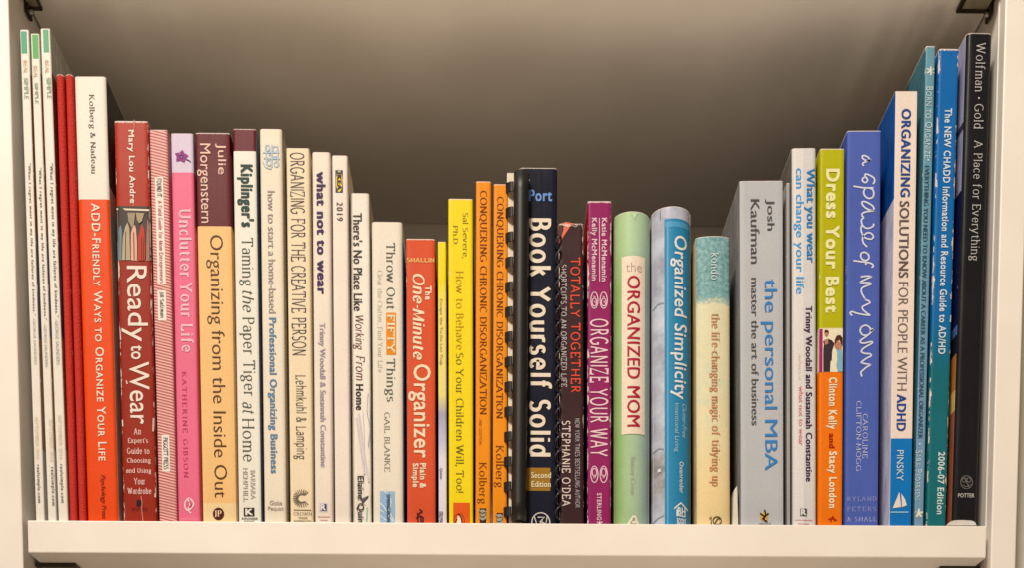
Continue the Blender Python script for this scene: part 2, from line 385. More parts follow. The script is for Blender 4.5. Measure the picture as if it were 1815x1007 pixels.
# ------------------------------------------------------------------ books
class Book:
    pass
def profile(bk, u):
    hw = bk.w / 2; a = min(abs(u), hw * 0.999)
    if bk.rnd > 0: return bk.rnd * (1 - math.sqrt(max(0, 1 - (a / hw) ** 2 * 0.985)))
    rc = bk.rc
    if a < hw - rc: return 0.0
    t = a - (hw - rc); return rc - math.sqrt(max(0, rc * rc - t * t))
def local(bk, px, py):
    p = at(px, py, bk.r) - bk.org
    c, s = math.cos(bk.lean), math.sin(bk.lean)
    return (p.x * c - p.z * s, p.x * s + p.z * c)
def sheet(bk, name, V2, F, mat, lv=1, layers=None):
    """a printed patch lying on the spine"""
    hw = bk.w / 2
    vs = []
    for i, (x, z) in enumerate(V2):
        x = max(-hw * 0.99, min(hw * 0.99, x))
        vs.append((x, profile(bk, x) - 0.00012 * lv - (0.00001 * layers[i] if layers else 0) - (0.00015 if bk.rnd > 0 else 0), z))
    me = mesh_from(vs, F)
    if bk.rnd > 0.005:                      # fine enough to follow the round back
        for i, v in enumerate(me.vertices): v.co.y = -0.00001 * layers[i] if layers else 0.0
        bm = bmesh.new(); bm.from_mesh(me); bmesh.ops.triangulate(bm, faces=bm.faces[:])
        k = -hw
        while k < hw:
            bmesh.ops.bisect_plane(bm, geom=bm.verts[:] + bm.edges[:] + bm.faces[:], plane_co=(k, 0, 0), plane_no=(1, 0, 0), dist=1e-7); k += 0.0013
        for v in bm.verts: v.co.y = profile(bk, v.co.x) - 0.00012 * lv - 0.00012 + v.co.y
        bm.to_mesh(me); bm.free()
    return link(name, me, mat, bk.root)
def T(bk, name, s, xa, xb, y0, y1, sty, col, lv=2, horiz=False):
    V, F, L = glyphs(s, sty)
    x0 = min(v[0] for v in V); x1 = max(v[0] for v in V); yb = min(v[1] for v in V); yt = max(v[1] for v in V)
    la, z0 = local(bk, xa, y0); lb, _ = local(bk, xb, y0)
    _, z1 = local(bk, (xa + xb) / 2, y1)
    out = []
    for (x, y) in V:
        a = (x - x0) / (x1 - x0); b = (y - yb) / (yt - yb)
        if horiz: out.append((la + a * (lb - la), z1 + b * (z0 - z1)))
        else: out.append((la + b * (lb - la), z0 + a * (z1 - z0)))
    return sheet(bk, name, out, F, ink(col), lv, L)
def quad(bk, name, xa, xb, y0, y1, mat, lv=1, nx=8):
    """rectangular printed patch given by photo edges at its top"""
    la, z0 = local(bk, xa, y0); lb, _ = local(bk, xb, y0); _, z1 = local(bk, (xa + xb) / 2, y1)
    z1 = max(z1, 0.0003)
    V, F = [], []
    for i in range(nx + 1):
        x = la + (lb - la) * i / nx; V += [(x, z0), (x, z1)]
    for i in range(nx): F.append((2 * i, 2 * i + 1, 2 * i + 3, 2 * i + 2))
    if isinstance(mat, tuple): mat = ink(mat)
    return sheet(bk, name, V, F, mat, lv)
def S(bk, name, strokes, wpx, col, lv=2):
    """pen strokes given in photo points"""
    if name in ('chipped_edge', 'spine_crease') and len(strokes) > 1:
        for st in strokes: S(bk, name, [st], wpx, col, lv)
        return
    V, F, L = [], [], []
    for k, st in enumerate(strokes):
        v, f = ribbon(st, lambda a, b: wpx); b = len(V)
        V += [local(bk, *p) for p in v]; F += [tuple(i + b for i in q) for q in f]; L += [k % 8] * len(v)
    return sheet(bk, name, V, F, ink(col), lv, L)
def poly(bk, name, polys, col, lv=1):
    V, F, L = [], [], []
    for k, pl in enumerate(polys):
        b = len(V); V += [local(bk, *p) for p in pl]; F.append(tuple(range(b, b + len(pl)))); L += [k % 8] * len(pl)
    return sheet(bk, name, V, F, ink(col) if isinstance(col, tuple) else col, lv, L)
def ell(cx, cy, rx, ry, a0=0, a1=360, n=24):
    return [(cx + rx * math.cos(math.radians(a0 + (a1 - a0) * i / n)), cy + ry * math.sin(math.radians(a0 + (a1 - a0) * i / n))) for i in range(n + (0 if a1 - a0 == 360 else 1))]
def loop(*a, **k):
    e = ell(*a, **k); return e + [e[0]]
def smooth(pts, n=6):
    out = []
    for i in range(len(pts) - 1):
        p0 = pts[max(0, i - 1)]; p1 = pts[i]; p2 = pts[i + 1]; p3 = pts[min(len(pts) - 1, i + 2)]
        for j in range(n):
            t = j / n
            out.append(tuple(0.5 * (2 * p1[k] + (p2[k] - p0[k]) * t + (2 * p0[k] - 5 * p1[k] + 4 * p2[k] - p3[k]) * t * t + (3 * p1[k] - p0[k] - 3 * p2[k] + p3[k]) * t ** 3) for k in (0, 1)))
    out.append(pts[-1]); return out

def book(name, label, cat, xt, yt, xb, bands, r=0.006, depth=None, hard=False, rnd=0.0, left=None, right=None, rough=0.42,
         wear=0.3, pattern=None, interp='CONSTANT', weave=False, group=None, yb=925, rc=None, lift=0.0):
    bk = Book(); bk.r = r; bk.rnd = rnd
    tl, tr = at(xt[0], yt, r), at(xt[1], yt, r); bl, br = at(xb[0], yb, r), at(xb[1], yb, r)
    ct, cb = (tl.x + tr.x) / 2, (bl.x + br.x) / 2; zt, zb = (tl.z + tr.z) / 2, (bl.z + br.z) / 2
    bk.lean = math.atan2(ct - cb, zt - zb)
    bk.w = ((tr.x - tl.x) + (br.x - bl.x)) / 2 - 0.0006
    bx = cb - (ct - cb) * (zb / (zt - zb))
    bk.org = Vector((bx, r, abs(math.sin(bk.lean)) * bk.w / 2 + 0.0001 + lift))
    bk.h = (zt - bk.org.z) / math.cos(bk.lean)
    bk.rc = rc if rc else min(0.0011, bk.w * 0.16)
    bk.root = thing(name, label, cat, bk.org, group, bk.lean)
    h, w, hw = bk.h, bk.w, bk.w / 2
    dep = depth or min(0.25, h * 0.68); bk.depth = dep
    tk = 0.0022 if hard else 0.00035
    if w < 0.008: tk = 0.0002
    # outline of the wrap: back edge of left board, round the spine, back edge of right board
    us = []
    n = 12
    for i in range(n + 1): us.append(-hw * math.cos(math.pi * i / n))
    outer = [(-hw, dep)] + [(-hw, dep * k / 6 + profile(bk, hw) ) for k in (4, 2, 1)] + [(u, profile(bk, u)) for u in us] + [(hw, dep * k / 6 + profile(bk, hw)) for k in (1, 2, 4)] + [(hw, dep)]
    inner = []
    for (x, y) in outer:
        inner.append((max(-hw + tk, min(hw - tk, x)), y + tk if y < dep * 0.1 else y))
    arc = [0.0]
    for i in range(1, len(outer)): arc.append(arc[-1] + math.hypot(outer[i][0] - outer[i - 1][0], outer[i][1] - outer[i - 1][1]))
    mid = arc[4 + n // 2]
    # across the spine use x itself so that +-w/2 is the fold
    ucoord = []
    for i, (x, y) in enumerate(outer):
        ucoord.append(x if 4 <= i <= 4 + n else (-(hw + (arc[4] - arc[i])) if i < 4 else hw + (arc[i] - arc[4 + n])))
    ucoord[4] = -hw; ucoord[4 + n] = hw
    nz = 10; V, F, UV = [], [], []; m = len(outer)
    rnd_ = random.Random(name + str(xt))
    for j in range(nz + 1):
        z = h * j / nz
        for (x, y) in outer: V.append((x, y, z))
    for j in range(nz):
        for i in range(m - 1):
            F.append((j * m + i, j * m + i + 1, (j + 1) * m + i + 1, (j + 1) * m + i))
            UV.append([(ucoord[i], h * j / nz), (ucoord[i + 1], h * j / nz), (ucoord[i + 1], h * (j + 1) / nz), (ucoord[i], h * (j + 1) / nz)])
    b = len(V)
    for z in (0, h):
        for (x, y) in inner: V.append((x, y, z))
    for i in range(m - 1):
        F.append((b + i + 1, b + i, b + m + i, b + m + i + 1)); UV.append([(ucoord[i], 0), (ucoord[i], 0), (ucoord[i], h), (ucoord[i], h)])
        F.append((i + 1, i, b + i, b + i + 1)); UV.append([(ucoord[i], 0)] * 4)
        F.append((nz * m + i, nz * m + i + 1, b + m + i + 1, b + m + i)); UV.append([(ucoord[i], h)] * 4)
    me = mesh_from(V, F); uvl = me.uv_layers.new(name='UVMap')
    for p, uv in zip(me.polygons, UV):
        for li, c in zip(p.loop_indices, uv): uvl.data[li].uv = c
        p.use_smooth = False
    if rnd > 0 or True:
        for p in me.polygons[: nz * (m - 1)]: p.use_smooth = True
        try: me.set_sharp_from_angle(angle=math.radians(40))
        except Exception: pass
    def conv(bd):
        if bd is None: return None
        out = []
        for y, c in bd:
            if interp == 'CONSTANT' or True:
                z = h if y is None else max(0.0, local(bk, (xt[0] + xb[0]) / 2, y)[1])
            out.append((z / h, c))
        return out
    mt = cover_mat(w, h, conv(bands), conv(left), conv(right), rough, wear, pattern, interp, weave)
    link('cover', me, mt, bk.root)
    sq = 0.003 if hard else 0.0006
    pm = box_mesh(-hw + tk + .0001, hw - tk - .0001, profile(bk, hw * .9) + tk + 0.001, dep - (0.004 if hard else 0.0008), 0.0002 if not hard else sq, h - sq)
    link('page_block', pm, PAGES, bk.root)
    return bk

CREAM = P(250, 233, 208); WHITE = P(252, 236, 214)
# bands are listed from the head of the book downwards as (photo height where the band begins, colour)
def bands(*a): return [(y, c) for y, c in a]
MAG = 'white magazines at the left end of the row'

# --- three white magazines
gm = [('white magazine with teal head block, leftmost on the shelf', (34, 52), 52, (63, 80), (37, 51, 55, 94), P(92, 172, 130), [41, 106, 130], [42, 50, 137, 175], [49, 53.5, 289, 560], [562, 647], [740, 815], [64, 71, 825, 892], .006),
      ('white magazine with bright green head block, slightly lower than its neighbours', (53.5, 69.5), 59, (84, 101.5), (54.5, 67, 61, 103), P(100, 182, 96), [59, 116, 138], [61, 67.5, 146, 183], [67.5, 72.5, 297, 568], [573, 652], [744, 820], [89, 96, 829, 897], .005),
      ('white magazine with green head block beside the red cloth spines', (70.5, 89.5), 50, (102.5, 122), (76, 88.5, 52, 92), P(104, 178, 132), [79, 106, 130], [82, 90, 137, 174], [87, 93, 289, 563], [565, 647], [737, 815], [105, 112, 824, 892], .006)]
for lb, xt, yt, xb, gq, gc, re, si, qu, ge, se, ur, r in gm:
    b = book('magazine', lb, 'magazine', xt, yt, xb, bands((None, P(250, 236, 214))), r=r, depth=0.22, wear=.5, group=MAG, rough=.35,
             right=bands((None, P(214, 206, 188)), (130, P(150, 96, 62)), (420, P(120, 110, 130)), (600, P(190, 150, 110)), (800, P(226, 214, 196))))
    b_g = quad(b, 'green_head_block', gq[0], gq[1], gq[2], gq[3], gc, 1, 3)
    T(b, 'masthead_lettering', 'REAL', re[0], re[0] + 7, re[1], re[2], 'sans', P(246, 214, 170))
    T(b, 'masthead_lettering', 'SIMPLE', si[0], si[1], si[2], si[3], 'sans', P(178, 196, 168))
    T(b, 'quotation_lettering', '"What I regret most in my life are failures of kindness."', qu[0] - .6, qu[1] + 1, qu[2], qu[3], 'wide', P(96, 92, 88))
    f = (ge[0] - qu[2]) / (925 - yt) * (xb[0] - xt[0])
    T(b, 'quotation_lettering', '-GEORGE SAUNDERS', qu[0] + f + .3, qu[1] + f, ge[0] + 2, ge[1], 'light', P(168, 164, 158))
    T(b, 'date_lettering', 'SEPTEMBER 2016', ur[0] - 2.6, ur[1] - 3.2, se[0], se[1], 'light', P(248, 216, 176))
    T(b, 'web_address_lettering', 'realsimple.com', ur[0] - .5, ur[1], ur[2], ur[3], 'wide', P(92, 90, 90))

# --- two red cloth spines
RC = 'pair of thin red cloth-bound books'
for lb, xt, xb in (('thin red cloth spine next to the white magazines', (98, 113), (122, 137.5)), ('thin red cloth spine next to the white and orange book', (114, 130), (138.5, 153))):
    book('cloth_bound_book', lb, 'book', xt, 131, xb, bands((None, P(214, 66, 54))), r=.007, hard=False, rnd=.0022, rough=.75, wear=.35, weave=True, group=RC, depth=.2)

# --- white and orange
b = book('paperback_book', 'thick paperback with white head and bright orange lower spine, white small capitals', 'book', (130.5, 189), 135, (155, 211), bands((None, WHITE), (354, P(246, 84, 18))),
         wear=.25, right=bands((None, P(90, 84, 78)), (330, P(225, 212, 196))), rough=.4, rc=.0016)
T(b, 'author_lettering', 'Kolberg & Nadeau', 155, 167.5, 167, 307, 'serif', P(108, 98, 92))
T(b, 'title_lettering', 'Add-Friendly Ways to Organize Your Life'.replace('Add', 'ADD'), 161.5, 177, 360, 818, 'caps', P(255, 232, 205))
T(b, 'publisher_lettering', 'Psychology Press', 176.5, 187, 843, 921, 'ital', P(120, 30, 12))

# --- red with clothes photograph
b = book('paperback_book', 'worn dark red paperback with a printed photograph of hanging clothes', 'book', (202, 262.5), 214, (218, 279), bands((None, P(184, 56, 34)), (366, P(72, 62, 54)), (463, P(162, 54, 38))), wear=1.0, rough=.36)
T(b, 'author_lettering', 'Mary Lou Andre', 224.5, 238, 230, 360, 'bold', P(250, 228, 205))
ph = [([(207, 368), (264.5, 370), (266, 462), (210, 462)], P(112, 100, 84), 1),
      ([(206.5, 368.2), (264, 370.8), (264, 374), (206.5, 371.2)], P(248, 226, 196), 4),
      ([(209, 460), (208, 430), (211, 404), (214, 398), (216, 408), (215, 461)], P(128, 146, 158), 2),
      ([(216, 461), (218, 420), (222, 402), (226, 394), (229.5, 405), (231, 461)], P(190, 170, 132), 3),
      ([(232, 461), (232, 414), (235, 402), (237, 396), (241, 404), (243, 430), (243, 462)], P(240, 176, 150), 2),
      ([(245, 462), (245, 420), (249, 404), (252, 396), (256, 408), (258, 440), (257, 462)], P(200, 62, 38), 3),
      ([(259, 462), (260, 420), (261, 392), (262.5, 388), (264, 410), (265, 462)], P(176, 120, 96), 2),
      ([(226, 377), (240, 377), (238, 396), (234, 404), (228, 392)], P(168, 148, 116), 4),
      ([(241, 377), (256, 378), (252, 392), (247, 396), (243, 390)], P(178, 154, 118), 4)]
for pl, c, lv in ph: poly(b, 'printed_photograph', [pl], c, lv)
S(b, 'printed_photograph', [[(251, 420), (251, 461)], [(255, 424), (254.5, 461)], [(223, 410), (222.5, 460)], [(237, 412), (238, 460)]], 1.1, P(110, 56, 40), 5)
T(b, 'title_lettering', 'Ready', 213, 260, 471, 606.5, 'sans', P(252, 230, 206))
T(b, 'title_lettering', 'to', 232, 252, 613, 638, 'medium', P(252, 230, 206))
T(b, 'title_lettering', 'Wear', 228.5, 264, 642, 753, 'sans', P(252, 230, 206))
for s_, xa, xb_, yc in (('An', 237, 250, 765.5), ("Expert's", 227, 262.5, 783), ('Guide to', 225, 265, 800), ('Choosing', 225, 267, 818), ('and Using', 223.5, 268, 836), ('Your', 237.5, 257, 854), ('Wardrobe', 226, 268, 871)):
    T(b, 'subtitle_lettering', s_, xa, xb_, yc - 5.5, yc + 6, 'serifb', P(246, 196, 178), horiz=True)
poly(b, 'publisher_emblem', [[(242, 887), (253, 888), (253, 897), (248, 896), (248, 899), (242, 898)]], P(40, 26, 30), 2)
T(b, 'publisher_lettering', 'POTTER', 234, 262, 901, 907, 'serif', P(84, 24, 22), horiz=True)
S(b, 'spine_crease', [smooth([(250, 880), (252, 893), (251.5, 905), (254, 926)])], 1.6, P(222, 130, 110), 3)
S(b, 'spine_crease', [smooth([(238, 212), (238.5, 222), (237, 230)]), smooth([(237, 360), (236, 366)])], 1.4, P(222, 140, 120), 3)
S(b, 'chipped_edge', [[(211, 578), (213, 588), (214, 604)], [(217, 745), (218, 757)], [(224, 676), (226, 682)], [(272, 742), (271.5, 766)]], 2.4, P(240, 200, 180), 3)

# --- striped
b = book('paperback_book', 'narrow pink paperback with fine red pinstripes and white label strips', 'book', (264.5, 296.5), 229.5, (280.5, 316), bands((None, P(230, 160, 150))), pattern='stripes', wear=.2, r=.008)
lab = P(252, 236, 214)
quad(b, 'label_strip', 274.5, 289, 313, 504, lab); quad(b, 'label_strip', 279, 294, 515, 569, lab); quad(b, 'label_strip', 286.3, 300, 772, 837, lab)
T(b, 'title_lettering', 'FOUND IT:', 277.2, 286.5, 316, 350, 'condb', P(60, 48, 48))
T(b, 'title_lettering', 'A Field Guide for Mom Entrepreneurs', 277.8, 287.4, 355, 502, 'condb', P(196, 80, 84))
T(b, 'author_lettering', 'Jill Salzman', 282, 290.5, 519, 564, 'condb', P(60, 52, 52))
T(b, 'publisher_lettering', 'PIGGOTT PRESS', 288.6, 297.6, 777, 833, 'condb', P(60, 52, 52))

# --- pink
b = book('paperback_book', 'bright pink paperback with a purple blossom on a pale lilac head', 'book', (301, 344), 236, (316.5, 355), bands((None, P(226, 204, 216)), (305, P(246, 116, 142))), wear=.3)
fl = []
for k in range(5):
    a = math.radians(-90 + 72 * k + 10); ca, sa = math.cos(a), math.sin(a)
    fl.append([(321.5 + ca * t * 13 - sa * q * 6, 277 + sa * t * 12 + ca * q * 6) for t, q in ((.1, -.2), (.55, -.75), (1, 0), (.55, .75), (.1, .2))])
poly(b, 'printed_blossom', fl, P(150, 48, 124), 2)
S(b, 'printed_blossom', [smooth([(329, 282), (335, 284), (338, 287)]), loop(321.5, 277, 2.5, 2.5)], 1.6, P(92, 34, 92), 3)
T(b, 'title_lettering', 'Unclutter Your Life', 316.5, 339, 370, 625, 'serifb', P(255, 196, 196))
T(b, 'author_lettering', 'KATHERINE GIBSON', 322, 330.5, 660, 847, 'serifw', P(206, 66, 112))
S(b, 'publisher_emblem', [smooth([(336, 883), (329, 890), (328, 899), (333, 906), (341, 900), (343, 892), (337, 885)]), smooth([(333, 886), (336, 895), (334, 905), (339, 911)])], 2.6, P(255, 214, 208))
S(b, 'publisher_emblem', [loop(336, 895, 3, 4)], 1.2, P(226, 84, 120), 3)
T(b, 'publisher_lettering', 'SASQUATCH', 323, 350, 919, 923.5, 'light', P(255, 176, 180), horiz=True)

# --- maroon over apricot
b = book('paperback_book', 'paperback with maroon head over a wide apricot spine and thin brown title', 'book', (345, 409), 235, (359.5, 420), bands((None, P(104, 36, 40)), (403, P(254, 200, 128)), (895, P(254, 218, 158))), wear=.45)
T(b, 'author_lettering', 'Julie', 381.5, 400.5, 254, 309, 'sans', P(250, 200, 176))
T(b, 'author_lettering', 'Morgenstern', 348.5, 373, 254, 395, 'sans', P(250, 200, 176))
T(b, 'title_lettering', 'Organizing from the Inside Out', 364.5, 395, 416, 883, 'light', P(94, 60, 40))
poly(b, 'publisher_emblem', [ell(387.3, 912, 10, 11)], P(88, 24, 24), 2)
T(b, 'publisher_emblem', 'JP', 381, 393, 906, 918, 'serifb', P(250, 210, 160), 3, True)

# --- white with maroon head
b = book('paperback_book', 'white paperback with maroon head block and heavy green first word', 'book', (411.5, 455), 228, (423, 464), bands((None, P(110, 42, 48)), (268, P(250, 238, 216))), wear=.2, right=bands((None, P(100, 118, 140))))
T(b, 'title_lettering', "Kiplinger's", 419.5, 449, 291, 402, 'xbold', P(28, 66, 58))
T(b, 'title_lettering', 'Taming', 422.7, 448.5, 421, 507, 'seriflt', P(84, 88, 72))
T(b, 'title_lettering', 'the', 429.5, 450.5, 516, 554, 'serifit', P(84, 88, 72))
T(b, 'title_lettering', 'Paper Tiger', 424, 451, 563, 703, 'seriflt', P(84, 88, 72))
T(b, 'title_lettering', 'at', 429.5, 449.5, 714, 735, 'serifit', P(84, 88, 72))
T(b, 'title_lettering', 'Home', 429.5, 450.5, 743, 819, 'seriflt', P(84, 88, 72))
T(b, 'author_lettering', 'BARBARA', 444, 452.2, 835, 886, 'seriflt', P(120, 112, 98))
T(b, 'author_lettering', 'HEMPHILL', 430.7, 439, 831, 891, 'seriflt', P(120, 112, 98))
quad(b, 'publisher_emblem', 432, 451, 901, 916.5, P(46, 42, 36), 1, 2)
T(b, 'publisher_emblem', 'K', 435, 448.5, 903, 914.5, 'xbold', P(250, 238, 216), 3, True)
T(b, 'publisher_lettering', 'KIPLINGER', 429, 457, 918.5, 922.5, 'bold', P(90, 84, 72), horiz=True)
T(b, 'publisher_lettering', 'BOOKS', 433, 451, 924, 927.5, 'bold', P(90, 84, 72), horiz=True)

# --- cream, puzzle emblem
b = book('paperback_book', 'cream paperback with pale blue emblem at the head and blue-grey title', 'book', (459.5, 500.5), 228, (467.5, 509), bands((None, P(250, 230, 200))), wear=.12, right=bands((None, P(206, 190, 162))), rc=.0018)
pc = P(186, 200, 204)
S(b, 'printed_emblem', [loop(474, 262, 4, 5), loop(488, 264, 4.5, 5), [(466, 270), (495, 270)], [(467, 280), (496, 281)], [(472, 257), (472, 290)], [(482, 256), (482, 296)], [(492, 258), (493, 292)], loop(477, 288, 4, 5), loop(490, 291, 4, 4.5), smooth([(466, 286), (471, 296), (482, 299)])], 2.2, pc, 2)
poly(b, 'printed_emblem', [[(476, 268), (481, 268), (481, 276), (476, 276)], [(484, 276), (491, 276), (491, 283), (484, 283)]], P(166, 186, 200), 1)
T(b, 'title_lettering', 'how to start a home-based', 473.8, 486.6, 338, 556, 'sans', P(172, 156, 148))
T(b, 'title_lettering', 'Professional Organizing Business', 472.5, 489.8, 564, 840, 'bold', P(98, 140, 172))
T(b, 'publisher_lettering', 'Globe', 478, 500, 888.5, 896.5, 'sans', P(170, 152, 136), horiz=True)
T(b, 'publisher_lettering', 'Pequot', 475, 502.5, 899, 908, 'sans', P(170, 152, 136), horiz=True)

# --- cream-yellow with condensed capitals
b = book('paperback_book', 'cream paperback with tall condensed dark capitals and a sunburst emblem', 'book', (506.5, 549), 262, (514, 556), bands((None, P(252, 226, 184))), wear=.2, rough=.5)
T(b, 'title_lettering', 'ORGANIZING FOR THE CREATIVE PERSON', 513.3, 539.6, 270, 630, 'cond', P(66, 58, 76))
T(b, 'author_lettering', 'Lehmkuhl & Lamping', 518, 543, 666, 815, 'cond', P(84, 74, 62))
st = []
for k in range(19):
    a = math.radians(45 + 270 * k / 18); st.append([(535 + 8 * math.cos(a), 884.5 + 8 * math.sin(a)), (535 + 16 * math.cos(a), 884.5 + 16 * math.sin(a))])
S(b, 'publisher_emblem', st + [loop(535, 884.5, 7, 7, 45, 315)[:-1]], 1.3, P(92, 80, 58))
S(b, 'publisher_emblem', [[(520.5, 905), (552, 905.6)], [(520.5, 930), (551, 930.5)]], 1.0, P(92, 80, 58), 2)
T(b, 'publisher_lettering', 'CROWN', 520.5, 552.5, 908.6, 915, 'seriflt', P(104, 92, 68), horiz=True)
T(b, 'publisher_lettering', 'TRADE', 529, 545, 917.5, 921, 'sans', P(120, 106, 80), horiz=True)
T(b, 'publisher_lettering', 'PAPERBACKS', 521, 552, 923, 927, 'sans', P(120, 106, 80), horiz=True)

# --- cream, bold violet
b = book('paperback_book', 'cream paperback with bold dark violet lowercase title', 'book', (552.5, 586), 269, (557.5, 591), bands((None, P(250, 230, 206))), wear=.15, rc=.0016)
T(b, 'title_lettering', 'what not to wear', 560.5, 577, 303.7, 522, 'xbold', P(62, 40, 88))
T(b, 'author_lettering', 'Trinny Woodall & Susannah Constantine', 563, 576.5, 573.5, 829, 'medium', P(176, 160, 178))
quad(b, 'publisher_emblem', 566, 581, 892.5, 908.5, P(226, 214, 214), 1, 2); quad(b, 'publisher_emblem', 568, 579, 894.5, 906.5, P(80, 62, 110), 2, 2)
T(b, 'publisher_emblem', 'R', 568.5, 577.5, 895, 906, 'xbold', P(250, 236, 220), 4, True)
S(b, 'publisher_lettering', [[(563, 917), (585, 917.4)], [(567.5, 923), (581, 923.3)]], 1.5, P(230, 170, 160), 2)

# --- catalogue
b = book('catalogue', 'plain cream catalogue with a small blue and yellow oval badge', 'catalogue', (588.5, 616), 275, (592.5, 622.5), bands((None, P(250, 231, 210))), wear=.25, depth=.2)
quad(b, 'badge', 594.3, 607.6, 301, 341, P(62, 74, 104), 1, 3); poly(b, 'badge', [ell(601.3, 321, 5.8, 19)], P(250, 206, 60), 2)
T(b, 'badge_lettering', 'IKEA', 597.3, 605.3, 305.5, 336.5, 'xbold', P(50, 56, 88), 4)
T(b, 'year_lettering', '2019', 596.5, 607.5, 358, 391, 'wide', P(84, 76, 76))

# --- there's no place
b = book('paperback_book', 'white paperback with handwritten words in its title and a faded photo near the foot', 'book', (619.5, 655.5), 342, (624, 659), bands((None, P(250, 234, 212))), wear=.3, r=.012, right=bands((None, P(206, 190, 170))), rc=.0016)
pg = P(186, 172, 178)
poly(b, 'printed_photograph', [[(655, 690), (657.5, 690), (659, 930), (641, 930), (645, 860), (646, 790), (643, 735)]], P(214, 198, 196), 1)
poly(b, 'printed_photograph', [[(652, 700), (657.5, 692), (658.5, 820), (652, 790), (656, 760), (650, 735)]], pg, 2)
S(b, 'printed_photograph', [smooth([(636, 735), (642, 780), (649, 830), (654, 856)]), smooth([(632, 742), (640, 800), (646, 842)])], 3.4, P(222, 208, 200), 3)
poly(b, 'printed_photograph', [[(640, 886), (652, 880), (658.6, 878), (659, 900), (648, 897), (641, 892)]], P(104, 92, 92), 2)
poly(b, 'printed_photograph', [[(650, 900), (659, 902), (659.4, 934), (648, 934)]], P(178, 200, 172), 3)
T(b, 'title_lettering', "There's No Place Like", 625.5, 642, 377, 552, 'medium', P(60, 54, 54))
T(b, 'title_lettering', 'Working', 624.5, 645, 560, 621, 'hand', P(116, 52, 52))
T(b, 'title_lettering', 'From', 630, 646.5, 632, 675, 'hand', P(116, 52, 52))
T(b, 'title_lettering', 'Home', 630.4, 644, 682, 728, 'bold', P(60, 50, 50))
T(b, 'author_lettering', 'Elaine Quinn', 631.5, 645, 845, 938, 'medium', P(60, 52, 50), 5)

# --- throw out fifty
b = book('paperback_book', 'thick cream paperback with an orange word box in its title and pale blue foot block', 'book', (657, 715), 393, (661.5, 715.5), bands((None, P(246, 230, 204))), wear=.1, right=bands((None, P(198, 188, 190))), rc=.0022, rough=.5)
dk = P(92, 96, 84)
T(b, 'title_lettering', 'Throw Out', 684.5, 700.6, 430, 549, 'serif', dk)
quad(b, 'orange_word_box', 684.3, 702, 555, 630, P(242, 146, 30), 1, 3)
T(b, 'title_lettering', 'FIFTY', 686.5, 700, 558, 627, 'slab', P(255, 228, 180), 3)
T(b, 'title_lettering', 'Things', 680.5, 700.8, 636.5, 713, 'serif', dk)
T(b, 'subtitle_lettering', 'Clear the Clutter, Find Your Life', 667.5, 677.8, 479, 661, 'seriflt', P(206, 202, 180))
T(b, 'author_lettering', 'GAIL BLANKE', 680.7, 691, 732, 837, 'seriflt', P(132, 126, 112))
quad(b, 'publisher_panel', 673.5, 700, 872, 933, P(158, 190, 214), 1, 3)
S(b, 'publisher_emblem', [smooth([(681, 872), (690, 880), (693, 893), (690, 906), (699, 926)]), smooth([(674, 893), (681, 900), (688, 912), (696, 926)]), smooth([(674, 905), (681, 910)]), smooth([(674, 915), (686, 925)])], 1.8, P(226, 234, 238), 2)
T(b, 'publisher_lettering', 'SPRINGBOARD', 685, 691.5, 877, 937, 'bold', P(78, 92, 116), 4)

# --- one minute
b = book('paperback_book', 'tomato red paperback with cream title in mixed italic and upright letters', 'book', (719.5, 771), 423, (720, 773.5), bands((None, P(226, 88, 50))), wear=.5, left=bands((None, P(120, 100, 150))), rough=.5)
T(b, 'author_lettering', 'SMALLIN', 721.5, 770, 456.5, 465, 'serifb', P(250, 196, 110), horiz=True)
cr = P(255, 226, 186)
T(b, 'title_lettering', 'The', 753.4, 765, 507.5, 532.5, 'xbold', cr)
T(b, 'title_lettering', 'One-Minute', 731.5, 752.5, 485, 639, 'serifbi', cr)
T(b, 'title_lettering', 'Organizer', 723.5, 763.5, 646.5, 813, 'medium', cr)
T(b, 'subtitle_lettering', 'Plain &', 744, 755.3, 822, 866.5, 'xbold', cr); T(b, 'subtitle_lettering', 'Simple', 728.5, 741.9, 822, 865, 'xbold', cr)
S(b, 'publisher_emblem', [smooth([(743, 904), (748, 908), (742, 912), (740, 918)]), [(740, 910), (741, 930)], smooth([(737, 920), (745, 916), (751, 920)]), [(746, 917), (746, 930)], [(750, 919), (749, 929)]], 2.6, P(84, 22, 24))

# --- thin yellow
b = book('paperback_book', 'very thin paperback fading from yellow to white', 'book', (775.5, 791), 428, (776.5, 793), [(None, P(255, 224, 20)), (500, P(252, 224, 40)), (545, P(252, 226, 110)), (700, P(246, 226, 130)), (735, P(176, 166, 180)), (785, P(206, 200, 216)), (815, P(236, 226, 226)), (930, P(240, 228, 226))], interp='LINEAR', wear=.1)
T(b, 'title_lettering', 'Escape the To-Do List Trap', 778, 784.5, 531, 648, 'serif', P(150, 130, 90))
T(b, 'author_lettering', 'Quinn', 778.5, 784.5, 831, 850, 'sans', P(104, 98, 124)); T(b, 'publisher_lettering', 'DELMAR', 778.5, 785, 908, 931, 'sans', P(88, 82, 106))

